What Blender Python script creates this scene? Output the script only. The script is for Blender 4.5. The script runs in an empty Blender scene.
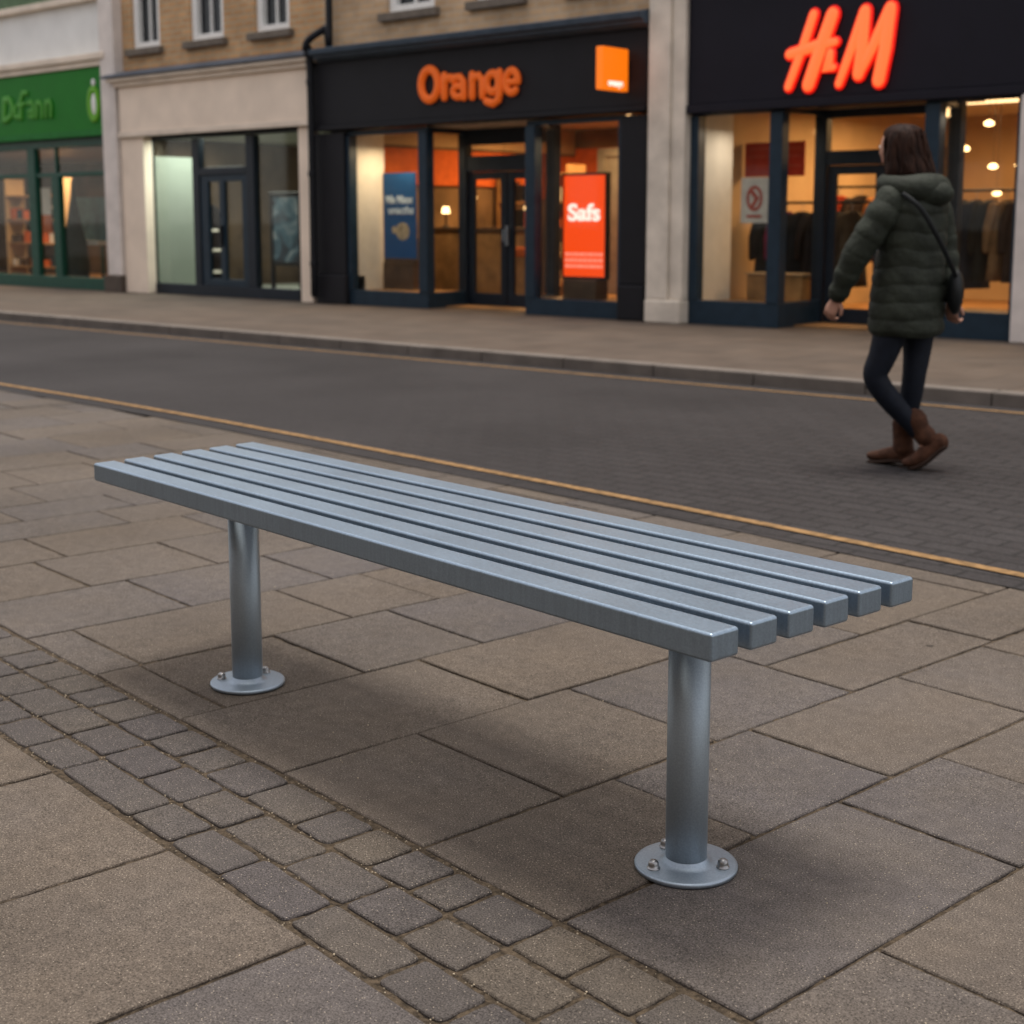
import bpy, bmesh, math, random
from mathutils import Vector, Matrix
S = bpy.context.scene
C = S.collection
R = math.radians
rnd = random.Random(7)

# ------------------------------------------------------------------ camera, sky, sun, exposure
cam = bpy.data.objects.new('camera', bpy.data.cameras.new('camera')); C.objects.link(cam)
cam.location = (.0423, -.048, 1.211)
cam.rotation_euler = (R(90) - math.atan(.15), 0, R(41.4))
cam.data.sensor_width = 36; cam.data.lens = 50.4; cam.data.shift_y = -76 / 1024
cam.data.clip_start = 0.05; cam.data.clip_end = 3000
cam.data.dof.use_dof = True; cam.data.dof.focus_distance = 2.75; cam.data.dof.aperture_fstop = 5.0
S.camera = cam
SUN_EL, SUN_AZ = 85, 335                      # azimuth clockwise from +Y
w = bpy.data.worlds.new('World'); S.world = w; w.use_nodes = True
nt = w.node_tree; nt.nodes.clear()
sky = nt.nodes.new('ShaderNodeTexSky'); sky.sky_type = 'NISHITA'; sky.sun_disc = False
sky.sun_elevation = R(SUN_EL); sky.sun_rotation = R(SUN_AZ); sky.air_density = 1.0; sky.dust_density = 2.0
mixw = nt.nodes.new('ShaderNodeMix'); mixw.data_type = 'RGBA'; mixw.inputs[0].default_value = 0.6
mixw.inputs[7].default_value = (5.65, 5.1, 4.6, 1)
bg = nt.nodes.new('ShaderNodeBackground'); bg.inputs[1].default_value = 0.118
ow = nt.nodes.new('ShaderNodeOutputWorld')
nt.links.new(sky.outputs[0], mixw.inputs[6]); nt.links.new(mixw.outputs[2], bg.inputs[0]); nt.links.new(bg.outputs[0], ow.inputs[0])
sun = bpy.data.objects.new('sun', bpy.data.lights.new('sun', 'SUN')); C.objects.link(sun)
sun.data.energy = 1.85; sun.data.angle = R(20); sun.data.color = (1, .95, .88)
sd = Vector((math.sin(R(SUN_AZ)) * math.cos(R(SUN_EL)), math.cos(R(SUN_AZ)) * math.cos(R(SUN_EL)), math.sin(R(SUN_EL))))
sun.rotation_euler = sd.to_track_quat('Z', 'Y').to_euler(); sun.location = (0, 0, 20)
S.view_settings.view_transform = 'Standard'; S.view_settings.look = 'None'
S.view_settings.gamma = 1; S.view_settings.use_curve_mapping = False
S.view_settings.exposure = 1.0

# ------------------------------------------------------------------ materials
def mat(name):
    m = bpy.data.materials.new(name); m.use_nodes = True
    b = m.node_tree.nodes['Principled BSDF']
    return m, m.node_tree.nodes, m.node_tree.links, b
def plain(name, col, rough=.6, metal=0., noise=.12, scale=8., bump=0., bscale=60., emit=None, es=0., spec=.22, coord='Object'):
    m, N, L, b = mat(name)
    tc = N.new('ShaderNodeTexCoord'); nz = N.new('ShaderNodeTexNoise'); nz.inputs['Scale'].default_value = scale; nz.inputs['Detail'].default_value = 5
    L.new(tc.outputs[coord], nz.inputs['Vector'])
    mp = N.new('ShaderNodeMapRange'); mp.inputs[3].default_value = 1 - noise * 1.6; mp.inputs[4].default_value = 1 + noise * 1.6
    mp.inputs[1].default_value = .25; mp.inputs[2].default_value = .75
    L.new(nz.outputs[0], mp.inputs[0])
    mx = N.new('ShaderNodeVectorMath'); mx.operation = 'SCALE'; mx.inputs[0].default_value = col[:3]
    L.new(mp.outputs[0], mx.inputs['Scale']); L.new(mx.outputs[0], b.inputs['Base Color'])
    b.inputs['Roughness'].default_value = rough; b.inputs['Metallic'].default_value = metal
    b.inputs['Specular IOR Level'].default_value = spec
    if bump:
        n2 = N.new('ShaderNodeTexNoise'); n2.inputs['Scale'].default_value = bscale; n2.inputs['Detail'].default_value = 4
        L.new(tc.outputs[coord], n2.inputs['Vector'])
        bp = N.new('ShaderNodeBump'); bp.inputs['Strength'].default_value = bump; bp.inputs['Distance'].default_value = .01
        L.new(n2.outputs[0], bp.inputs['Height']); L.new(bp.outputs[0], b.inputs['Normal'])
    if emit: b.inputs['Emission Color'].default_value = (*emit, 1); b.inputs['Emission Strength'].default_value = es
    return m

def stone_mat(name, ramp, grain=.5, rough=.85):
    m, N, L, b = mat(name)
    tc = N.new('ShaderNodeTexCoord')
    at = N.new('ShaderNodeAttribute'); at.attribute_name = 'tone'
    cr = N.new('ShaderNodeValToRGB'); cr.color_ramp.interpolation = 'LINEAR'
    els = cr.color_ramp.elements
    els[0].position = 0; els[0].color = (*ramp[0], 1); els[1].position = 1; els[1].color = (*ramp[-1], 1)
    for i, c in enumerate(ramp[1:-1]):
        e = els.new((i + 1) / (len(ramp) - 1)); e.color = (*c, 1)
    big = N.new('ShaderNodeTexNoise'); big.inputs['Scale'].default_value = 3.2; big.inputs['Detail'].default_value = 6; big.inputs['Roughness'].default_value = .65
    mid = N.new('ShaderNodeTexNoise'); mid.inputs['Scale'].default_value = 26; mid.inputs['Detail'].default_value = 4
    fine = N.new('ShaderNodeTexNoise'); fine.inputs['Scale'].default_value = 300; fine.inputs['Detail'].default_value = 3; fine.inputs['Roughness'].default_value = .7
    vor = N.new('ShaderNodeTexVoronoi'); vor.inputs['Scale'].default_value = 260
    for n in (big, mid, fine, vor): L.new(tc.outputs['Object'], n.inputs['Vector'])
    a = N.new('ShaderNodeMath'); a.operation = 'MULTIPLY_ADD'; a.inputs[1].default_value = .9; L.new(big.outputs[0], a.inputs[0])
    sub = N.new('ShaderNodeMath'); sub.operation = 'SUBTRACT'; sub.inputs[1].default_value = .45; L.new(at.outputs['Fac'], sub.inputs[0])
    L.new(sub.outputs[0], a.inputs[2]); L.new(a.outputs[0], cr.inputs[0])
    def rng(src, lo, hi, f0=.3, f1=.7):
        q = N.new('ShaderNodeMapRange'); q.inputs[1].default_value = f0; q.inputs[2].default_value = f1
        q.inputs[3].default_value = lo; q.inputs[4].default_value = hi; L.new(src, q.inputs[0]); return q.outputs[0]
    def mul(x, y):
        q = N.new('ShaderNodeMath'); q.operation = 'MULTIPLY'; L.new(x, q.inputs[0]); L.new(y, q.inputs[1]); return q.outputs[0]
    g = mul(rng(mid.outputs[0], .88, 1.12), rng(fine.outputs[0], 1 - grain * 1.25, 1 + grain * 1.25))
    # gum spots and dark stains
    sp = N.new('ShaderNodeTexVoronoi'); sp.inputs['Scale'].default_value = 2.0; L.new(tc.outputs['Object'], sp.inputs['Vector'])
    g = mul(g, rng(sp.outputs['Distance'], .45, 1., .020, .030))
    st = N.new('ShaderNodeTexNoise'); st.inputs['Scale'].default_value = 1.1; st.inputs['Detail'].default_value = 8; L.new(tc.outputs['Object'], st.inputs['Vector'])
    g = mul(g, rng(st.outputs[0], .82, 1.1, .35, .62))
    sc = N.new('ShaderNodeVectorMath'); sc.operation = 'SCALE'; L.new(cr.outputs[0], sc.inputs[0]); L.new(g, sc.inputs['Scale'])
    # bright quartz grains
    mxc = N.new('ShaderNodeMix'); mxc.data_type = 'RGBA'; mxc.inputs[7].default_value = (.40, .34, .27, 1)
    wn = N.new('ShaderNodeTexVoronoi'); wn.inputs['Scale'].default_value = 120; L.new(tc.outputs['Object'], wn.inputs['Vector'])
    L.new(rng(wn.outputs['Distance'], .7, 0, .10, .17), mxc.inputs[0]); L.new(sc.outputs[0], mxc.inputs[6])
    L.new(mxc.outputs[2], b.inputs['Base Color'])
    b.inputs['Roughness'].default_value = rough; b.inputs['Specular IOR Level'].default_value = .12
    ad = N.new('ShaderNodeMath'); ad.operation = 'MULTIPLY_ADD'; ad.inputs[1].default_value = .5; L.new(mid.outputs[0], ad.inputs[0]); L.new(fine.outputs[0], ad.inputs[2])
    bp = N.new('ShaderNodeBump'); bp.inputs['Strength'].default_value = .55; bp.inputs['Distance'].default_value = .004
    L.new(ad.outputs[0], bp.inputs['Height']); L.new(bp.outputs[0], b.inputs['Normal'])
    return m

def brick_mat(name, c1, c2, mortar, scale=1., bw=.24, bh=.085, msize=.016, rough=.85, bump=.6, plane='xz', tint=.2):
    m, N, L, b = mat(name)
    tc = N.new('ShaderNodeTexCoord'); sp = N.new('ShaderNodeSeparateXYZ'); cb = N.new('ShaderNodeCombineXYZ')
    L.new(tc.outputs['Object'], sp.inputs[0])
    if plane == 'xz':
        ad = N.new('ShaderNodeMath'); ad.operation = 'ADD'; L.new(sp.outputs[0], ad.inputs[0]); L.new(sp.outputs[1], ad.inputs[1])
        L.new(ad.outputs[0], cb.inputs[0]); L.new(sp.outputs[2], cb.inputs[1])
    else:
        L.new(sp.outputs[0], cb.inputs[0]); L.new(sp.outputs[1], cb.inputs[1])
    br = N.new('ShaderNodeTexBrick'); br.inputs['Scale'].default_value = scale
    br.inputs['Brick Width'].default_value = bw; br.inputs['Row Height'].default_value = bh; br.inputs['Mortar Size'].default_value = msize
    br.inputs['Color1'].default_value = (*c1, 1); br.inputs['Color2'].default_value = (*c2, 1); br.inputs['Mortar'].default_value = (*mortar, 1)
    br.inputs['Mortar Smooth'].default_value = .2
    L.new(cb.outputs[0], br.inputs['Vector'])
    nz = N.new('ShaderNodeTexNoise'); nz.inputs['Scale'].default_value = 2.5; nz.inputs['Detail'].default_value = 7; L.new(tc.outputs['Object'], nz.inputs['Vector'])
    mp = N.new('ShaderNodeMapRange'); mp.inputs[1].default_value = .3; mp.inputs[2].default_value = .7; mp.inputs[3].default_value = 1 - tint; mp.inputs[4].default_value = 1 + tint
    L.new(nz.outputs[0], mp.inputs[0])
    sc = N.new('ShaderNodeVectorMath'); sc.operation = 'SCALE'; L.new(br.outputs[0], sc.inputs[0]); L.new(mp.outputs[0], sc.inputs['Scale'])
    L.new(sc.outputs[0], b.inputs['Base Color']); b.inputs['Roughness'].default_value = rough; b.inputs['Specular IOR Level'].default_value = .12
    bp = N.new('ShaderNodeBump'); bp.inputs['Strength'].default_value = bump; bp.inputs['Distance'].default_value = -.01
    L.new(br.outputs['Fac'], bp.inputs['Height']); L.new(bp.outputs[0], b.inputs['Normal'])
    return m

def glass_mat(name, tint=(.93, .95, .94), refl=.6):
    m, N, L, b = mat(name); N.remove(b)
    out = N['Material Output']
    tr = N.new('ShaderNodeBsdfTransparent'); tr.inputs[0].default_value = (*tint, 1)
    gl = N.new('ShaderNodeBsdfGlossy'); gl.inputs['Roughness'].default_value = .03
    fr = N.new('ShaderNodeFresnel'); fr.inputs[0].default_value = 1.45
    ge = N.new('ShaderNodeNewGeometry'); io = N.new('ShaderNodeMath'); io.operation = 'MULTIPLY_ADD'   # keep the same reflectance on both faces of the sheet
    io.inputs[1].default_value = 1 / 1.45 - 1.45; io.inputs[2].default_value = 1.45; L.new(ge.outputs['Backfacing'], io.inputs[0]); L.new(io.outputs[0], fr.inputs[0])
    mu = N.new('ShaderNodeMath'); mu.operation = 'MULTIPLY'; mu.inputs[1].default_value = refl; L.new(fr.outputs[0], mu.inputs[0])
    mx = N.new('ShaderNodeMixShader'); L.new(mu.outputs[0], mx.inputs[0]); L.new(tr.outputs[0], mx.inputs[1]); L.new(gl.outputs[0], mx.inputs[2])
    L.new(mx.outputs[0], out.inputs[0]); return m
def emit_mat(name, col, s):
    m, N, L, b = mat(name)
    b.inputs['Base Color'].default_value = (*[min(1, c) * .3 for c in col], 1); b.inputs['Emission Color'].default_value = (*col, 1); b.inputs['Emission Strength'].default_value = s
    b.inputs['Roughness'].default_value = .5
    return m

def metal_mat(name, col, rough, streak_axis=0, streak=1., cloud=.3):
    m, N, L, b = mat(name)
    tc = N.new('ShaderNodeTexCoord'); mp = N.new('ShaderNodeMapping')
    mp.inputs['Scale'].default_value = [(150, 150, 9), (260, 260, 5)][streak_axis]
    n1 = N.new('ShaderNodeTexNoise'); n1.inputs['Scale'].default_value = 1; n1.inputs['Detail'].default_value = 4
    n2 = N.new('ShaderNodeTexNoise'); n2.inputs['Scale'].default_value = 5; n2.inputs['Detail'].default_value = 6
    n3 = N.new('ShaderNodeTexNoise'); n3.inputs['Scale'].default_value = 300; n3.inputs['Detail'].default_value = 2
    L.new(tc.outputs['Object'], mp.inputs[0]); L.new(mp.outputs[0], n1.inputs['Vector'])
    L.new(tc.outputs['Object'], n2.inputs['Vector']); L.new(tc.outputs['Object'], n3.inputs['Vector'])
    def rng(src, lo, hi):
        q = N.new('ShaderNodeMapRange'); q.inputs[1].default_value = .3; q.inputs[2].default_value = .7
        q.inputs[3].default_value = lo; q.inputs[4].default_value = hi; L.new(src, q.inputs[0]); return q.outputs[0]
    def mul(x, y, op='MULTIPLY'):
        q = N.new('ShaderNodeMath'); q.operation = op; L.new(x, q.inputs[0]); L.new(y, q.inputs[1]); return q.outputs[0]
    f = mul(mul(rng(n1.outputs[0], 1 - .1 * streak, 1 + .1 * streak), rng(n2.outputs[0], 1 - .13 * cloud, 1 + .1 * cloud)), rng(n3.outputs[0], .92, 1.08))
    sc = N.new('ShaderNodeVectorMath'); sc.operation = 'SCALE'; sc.inputs[0].default_value = col; L.new(f, sc.inputs['Scale'])
    L.new(sc.outputs[0], b.inputs['Base Color'])
    b.inputs['Metallic'].default_value = .85
    L.new(mul(rng(n2.outputs[0], rough - .05 * cloud, rough + .06 * cloud), rng(n1.outputs[0], 1 - .09 * streak, 1 + .09 * streak)), b.inputs['Roughness'])
    bp = N.new('ShaderNodeBump'); bp.inputs['Strength'].default_value = .12 * streak; bp.inputs['Distance'].default_value = .002
    L.new(mul(n1.outputs[0], n3.outputs[0], 'ADD'), bp.inputs['Height']); L.new(bp.outputs[0], b.inputs['Normal'])
    return m

M = {}
M['slab'] = stone_mat('slab stone', [(0.1057, 0.08493, 0.06597), (0.1016, 0.08334, 0.06756), (0.09725, 0.08174, 0.06915), (0.09197, 0.07962, 0.07128), (0.0846, 0.07485, 0.07181)], grain=.62)
M['sett'] = stone_mat('sett stone', [(0.09425, 0.07727, 0.05985), (0.08453, 0.07168, 0.05985), (0.0754, 0.06609, 0.0604), (0.06969, 0.0616, 0.05931)], grain=.65)
M['mortar'] = plain('sandy joint', (0.07905, 0.05844, 0.03819), .95, noise=.5, scale=90, bump=1, bscale=240)
M['ground'] = plain('far ground', (.14, .12, .1), .9)
M['line'] = plain('yellow road paint', (0.216, 0.1271, 0.054), .8, noise=.32, scale=22)
M['kerbstone'] = plain('kerb stone', (0.1373, 0.1186, 0.103), .8, noise=.15, scale=5, bump=.3)
M['gratestrip'] = plain('edging stone', (.115, .098, .085), .85, noise=.2, scale=12, bump=.4)
M['farslab'] = brick_mat('far paving', (0.09607, 0.07467, 0.0593), (0.0851, 0.06809, 0.05546), (0.05491, 0.04667, 0.03844), bw=.75, bh=.6, msize=.008, plane='xy', bump=.2, tint=.16)
def road_mat():
    m, N, L, b = mat('asphalt blocks')
    tc = N.new('ShaderNodeTexCoord'); sp = N.new('ShaderNodeSeparateXYZ'); cb = N.new('ShaderNodeCombineXYZ'); mp = N.new('ShaderNodeMapping')
    mp.inputs['Rotation'].default_value = (0, 0, R(4)); L.new(tc.outputs['Object'], mp.inputs[0])
    br = N.new('ShaderNodeTexBrick'); br.inputs['Brick Width'].default_value = .22; br.inputs['Row Height'].default_value = .11; br.inputs['Scale'].default_value = 1
    br.inputs['Mortar Size'].default_value = .013; br.inputs['Mortar Smooth'].default_value = .6
    br.inputs['Color1'].default_value = (0.0400, 0.0364, 0.0364, 1); br.inputs['Color2'].default_value = (0.0344, 0.0312, 0.0312, 1); br.inputs['Mortar'].default_value = (.0235, .022, .0215, 1)
    L.new(mp.outputs[0], br.inputs['Vector'])
    n1 = N.new('ShaderNodeTexNoise'); n1.inputs['Scale'].default_value = .7; n1.inputs['Detail'].default_value = 8
    n2 = N.new('ShaderNodeTexNoise'); n2.inputs['Scale'].default_value = 90; n2.inputs['Detail'].default_value = 3
    L.new(tc.outputs['Object'], n1.inputs['Vector']); L.new(tc.outputs['Object'], n2.inputs['Vector'])
    a = N.new('ShaderNodeMapRange'); a.inputs[1].default_value = .3; a.inputs[2].default_value = .7; a.inputs[3].default_value = .82; a.inputs[4].default_value = 1.18; L.new(n1.outputs[0], a.inputs[0])
    c = N.new('ShaderNodeMapRange'); c.inputs[1].default_value = .3; c.inputs[2].default_value = .7; c.inputs[3].default_value = .75; c.inputs[4].default_value = 1.25; L.new(n2.outputs[0], c.inputs[0])
    mu = N.new('ShaderNodeMath'); mu.operation = 'MULTIPLY'; L.new(a.outputs[0], mu.inputs[0]); L.new(c.outputs[0], mu.inputs[1])
    # block joints wear off away from the near lane
    flat = N.new('ShaderNodeMix'); flat.data_type = 'RGBA'; flat.inputs[6].default_value = (0.0360, 0.0332, 0.0332, 1); L.new(br.outputs[0], flat.inputs[7])
    L.new(tc.outputs['Object'], sp.inputs[0])
    wr = N.new('ShaderNodeMapRange'); wr.inputs[1].default_value = -7; wr.inputs[2].default_value = -3.2; wr.inputs[3].default_value = .15; wr.inputs[4].default_value = 1; L.new(sp.outputs[0], wr.inputs[0])
    L.new(wr.outputs[0], flat.inputs[0])
    sc = N.new('ShaderNodeVectorMath'); sc.operation = 'SCALE'; L.new(flat.outputs[2], sc.inputs[0]); L.new(mu.outputs[0], sc.inputs['Scale'])
    L.new(sc.outputs[0], b.inputs['Base Color']); b.inputs['Roughness'].default_value = .9; b.inputs['Specular IOR Level'].default_value = .12
    bp = N.new('ShaderNodeBump'); bp.inputs['Strength'].default_value = .5; bp.inputs['Distance'].default_value = .008; L.new(n2.outputs[0], bp.inputs['Height']); L.new(bp.outputs[0], b.inputs['Normal'])
    return m
M['road'] = road_mat()
M['steel'] = metal_mat('galvanised slat', (.270, .345, .420), .42, 0, .75)
M['steelleg'] = metal_mat('galvanised tube', (.31, .365, .41), .52, 1, .25)
M['flange'] = metal_mat('galvanised plate', (.31, .37, .43), .48, 1, .3)
M['bolt'] = plain('bolt steel', (.30, .30, .30), .35, 1.0, noise=.2, scale=60)
M['brickB'] = brick_mat('red brown brick', (0.5512, 0.3217, 0.1558), (0.4314, 0.2495, 0.1233), (0.4314, 0.3284, 0.2076))
M['brickC'] = brick_mat('tan brick', (0.55, 0.374, 0.22), (0.44, 0.297, 0.1705), (0.462, 0.352, 0.242))
M['brickD'] = brick_mat('brown brick', (.30, .20, .13), (.24, .16, .10), (.28, .22, .16))
M['whitewall'] = plain('white render', (.74, .74, .71), .8, noise=.05, scale=2)
M['cream'] = plain('cream stone paint', (.80, .67, .54), .7, noise=.06, scale=2.5)
M['creamtrim'] = plain('cream trim', (.70, .60, .49), .7, noise=.08, scale=3)
M['whitepil'] = plain('pale pilaster', (.66, .60, .55), .75, noise=.08, scale=4)
M['stone'] = plain('limestone', (0.644, 0.575, 0.483), .85, noise=.14, scale=3, bump=.3, bscale=25)
M['sill'] = plain('dark stone sill', (.15, .125, .10), .8)
M['plinth'] = plain('brown plinth', (.09, .07, .055), .7)
M['lead'] = plain('lead flashing', (.075, .09, .115), .5, noise=.2, scale=3)
M['green'] = plain('green fascia', (0.006, 0.161, 0.008), .6, noise=.05, scale=3)
M['greentrim'] = plain('green lip', (.015, .15, .025), .7)
M['lime'] = plain('lime letters', (.06, .28, .025), .5, noise=.03)
M['lime2'] = plain('lime ring', (.12, .36, .02), .5, noise=.03)
M['white'] = plain('white paint', (.75, .75, .72), .45, noise=.03)
M['dgreen'] = plain('dark green frame', (0.008, 0.0624, 0.0408), .4, noise=.1)
M['navy'] = plain('blue black frame', (.012, .018, .027), .4, noise=.1)
M['navy2'] = plain('dark blue frame', (.015, .030, .046), .4, noise=.1)
M['fasciaC'] = plain('charcoal fascia', (0.00975, 0.00975, 0.01238), .6, noise=.08, scale=4)
M['corniceC'] = plain('slate blue cornice', (.06, .085, .115), .42, noise=.12)
M['fasciaD'] = plain('navy black fascia', (0.00675, 0.006, 0.012), .6, noise=.08, scale=4)
M['black'] = plain('black iron', (.008, .009, .012), .4, noise=.1)
M['orange'] = plain('orange letters', (.66, .13, .015), .45, noise=.02, emit=(1, .14, .012), es=.10)
M['neoncore'] = emit_mat('neon face', (1, .135, .03), 0.61)
M['neonrim'] = emit_mat('neon rim', (1, .010, .003), 0.45)
M['neoncore'].node_tree.nodes['Principled BSDF'].inputs['Base Color'].default_value = (.5, .1, .03, 1)
M['blade'] = emit_mat('orange lightbox', (1, .19, .003), 0.47)
M['poster_or'] = emit_mat('orange red lightbox poster', (1, .068, .002), 0.50)
M['litwhite'] = emit_mat('lit white letters', (1, .75, .65), .7)
M['litpink'] = emit_mat('lit pink print', (1, .25, .16), .6)
M['bluep'] = plain('blue poster', (.003, .050, .15), .6, noise=.06, emit=(.004, .09, .28), es=.04)  # faint glow added to the printed sheet, which is no lamp
M['bluet'] = plain('pale print', (.45, .55, .65), .5)
M['tanp'] = plain('tan print', (.35, .29, .2), .5, noise=.4)
M['glass'] = glass_mat('shop glass')
M['glassdark'] = plain('dark window pane', (.02, .022, .025), .06, noise=.1)
M['bulb'] = emit_mat('warm bulb', (1, .60, .25), 3.5)
M['tube'] = emit_mat('dim strip', (1, .6, .28), 1.6)
M['warmwall'] = plain('warm shop wall', (.42, .29, .16), .8, noise=.12, scale=1.5)
M['brownwall'] = plain('brown shop wall', (.16, .095, .045), .8, noise=.4, scale=1.3)
M['orwall'] = plain('orange shop band', (.50, .10, .015), .7)
M['ceil'] = plain('shop ceiling', (.50, .42, .32), .8)
M['woodfloor'] = plain('timber floor', (.28, .15, .06), .5, noise=.2, scale=4)
M['palegreen'] = plain('pale green plaster', (.19, .215, .18), .8, noise=.08, scale=1.2)
M['greywall'] = plain('grey plaster', (.34, .34, .29), .8, noise=.15, scale=1.5)
M['darkwall'] = plain('dark shop wall', (.10, .065, .04), .8, noise=.35, scale=1.8)
M['returnwall'] = plain('white display wall', (.66, .60, .52), .7, noise=.04)
M['wood'] = plain('oak joinery', (.30, .16, .06), .55, noise=.25, scale=5)
M['darkwood'] = plain('dark joinery', (.07, .04, .022), .5, noise=.25, scale=5)
M['red'] = plain('red sign', (.40, .035, .015), .6)
M['redprint'] = plain('red print', (.42, .07, .04), .6)
M['paper'] = plain('white paper', (.62, .56, .48), .7)
M['skin'] = plain('skin', (0.4, 0.216, 0.152), .55, noise=.05)
M['lips'] = plain('lips', (.35, .10, .08), .5)
M['eye'] = plain('eye white', (.6, .6, .58), .3)
M['pupil'] = plain('dark iris', (.02, .015, .01), .2)
def hair_mat():
    m, N, L, b = mat('dark brown hair')
    tc = N.new('ShaderNodeTexCoord'); mp = N.new('ShaderNodeMapping'); mp.inputs['Scale'].default_value = (60, 60, 5)
    nz = N.new('ShaderNodeTexNoise'); nz.inputs['Scale'].default_value = 1; nz.inputs['Detail'].default_value = 3
    L.new(tc.outputs['Object'], mp.inputs[0]); L.new(mp.outputs[0], nz.inputs['Vector'])
    cr = N.new('ShaderNodeValToRGB'); cr.color_ramp.elements[0].color = (.010, .0045, .003, 1); cr.color_ramp.elements[1].color = (.034, .0155, .010, 1)
    cr.color_ramp.elements[0].position = .35; cr.color_ramp.elements[1].position = .7
    L.new(nz.outputs[0], cr.inputs[0]); L.new(cr.outputs[0], b.inputs['Base Color']); b.inputs['Roughness'].default_value = .6; b.inputs['Specular IOR Level'].default_value = .08
    bp = N.new('ShaderNodeBump'); bp.inputs['Strength'].default_value = .6; bp.inputs['Distance'].default_value = .01; L.new(nz.outputs[0], bp.inputs['Height']); L.new(bp.outputs[0], b.inputs['Normal'])
    return m
M['hair'] = hair_mat()
M['coat'] = plain('dark green quilted nylon', (0.02247, 0.02665, 0.0189), .7, noise=.22, scale=14, bump=.7, bscale=34)
M['denim'] = plain('dark navy leggings', (0.0056, 0.0084, 0.0154), .7, noise=.2, scale=30)
M['boot'] = plain('brown suede', (.062, .026, .014), .85, noise=.3, scale=25, bump=.4)
M['sole'] = plain('dark sole', (.035, .02, .014), .8)
M['bag'] = plain('black leather', (0.0084, 0.0102, 0.0108), .45, noise=.15)

# ------------------------------------------------------------------ mesh helpers
def link(name, bm_or_me, m=None, parent=None, smooth=False, bevel=0., seg=2):
    if isinstance(bm_or_me, bmesh.types.BMesh):
        bmesh.ops.recalc_face_normals(bm_or_me, faces=bm_or_me.faces)
        me = bpy.data.meshes.new(name); bm_or_me.to_mesh(me); bm_or_me.free()
    else: me = bm_or_me
    if m is not None: me.materials.append(m)
    o = bpy.data.objects.new(name, me); C.objects.link(o)
    if parent is not None: o.parent = parent
    if smooth:
        for p in me.polygons: p.use_smooth = True
    if bevel:
        md = o.modifiers.new('bevel', 'BEVEL'); md.width = bevel; md.segments = seg; md.limit_method = 'ANGLE'; md.harden_normals = False
    return o
def empty(name, loc=(0, 0, 0), rz=0., **kw):
    o = bpy.data.objects.new(name, None); C.objects.link(o); o.location = loc; o.rotation_euler.z = rz; o.empty_display_size = .1
    tag(o, **kw); return o
def tag(o, label=None, category=None, group=None, kind=None):
    for k, v in (('label', label), ('category', category), ('group', group), ('kind', kind)):
        if v: o[k] = v
    return o
def box(bm, x0, x1, y0, y1, z0, z1):
    v = [bm.verts.new((x, y, z)) for z in (z0, z1) for y in (y0, y1) for x in (x0, x1)]
    for f in ((0, 2, 3, 1), (4, 5, 7, 6), (0, 1, 5, 4), (2, 6, 7, 3), (0, 4, 6, 2), (1, 3, 7, 5)): bm.faces.new([v[i] for i in f])
    return v
def boxes(lst):
    bm = bmesh.new()
    for b in lst: box(bm, *b)
    return bm
def obox(bm, p, q, half, z0, z1):
    """upright slab of thickness 2*half running from p to q in plan"""
    d = Vector((q[0] - p[0], q[1] - p[1])).normalized(); n = Vector((-d.y, d.x)) * half
    pts = [(p[0] + n.x, p[1] + n.y), (q[0] + n.x, q[1] + n.y), (q[0] - n.x, q[1] - n.y), (p[0] - n.x, p[1] - n.y)]
    lo = [bm.verts.new((*a, z0)) for a in pts]; hi = [bm.verts.new((*a, z1)) for a in pts]
    bm.faces.new(lo[::-1]); bm.faces.new(hi)
    for i in range(4): bm.faces.new((lo[i], lo[(i + 1) % 4], hi[(i + 1) % 4], hi[i]))
def tube(bm, pts, rad, seg=12, side=None, cap=3):
    """smooth tube; rad items are r or (a, b); side = direction of radius a"""
    P = [Vector(p) for p in pts]; n = len(P)
    rr = [(r, r) if not isinstance(r, (tuple, list)) else r for r in rad]
    T = []
    for i in range(n):
        t = (P[min(i + 1, n - 1)] - P[max(i - 1, 0)]); T.append(t.normalized() if t.length > 1e-9 else Vector((0, 0, 1)))
    rings = []
    def ring(c, t, a, b, prev):
        s = Vector(side) if side is not None else prev
        s = s - t * s.dot(t)
        if s.length < 1e-4: s = t.orthogonal()
        s.normalize(); u = t.cross(s)
        rings.append([bm.verts.new(c + s * (a * math.cos(2 * math.pi * k / seg)) + u * (b * math.sin(2 * math.pi * k / seg))) for k in range(seg)])
        return s
    s = T[0].orthogonal()
    for k in range(cap):                      # rounded start
        ph = math.pi / 2 * (k + .35) / (cap + .35)
        a, b = rr[0]; m_ = min(a, b)
        s = ring(P[0] - T[0] * m_ * math.cos(ph), T[0], a * math.sin(ph), b * math.sin(ph), s)
    for i in range(n): s = ring(P[i], T[i], *rr[i], s)
    for k in reversed(range(cap)):
        ph = math.pi / 2 * (k + .35) / (cap + .35)
        a, b = rr[-1]; m_ = min(a, b)
        s = ring(P[-1] + T[-1] * m_ * math.cos(ph), T[-1], a * math.sin(ph), b * math.sin(ph), s)
    for i in range(len(rings) - 1):
        for k in range(seg): bm.faces.new((rings[i][k], rings[i][(k + 1) % seg], rings[i + 1][(k + 1) % seg], rings[i + 1][k]))
    bm.faces.new(rings[0][::-1]); bm.faces.new(rings[-1])
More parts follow.
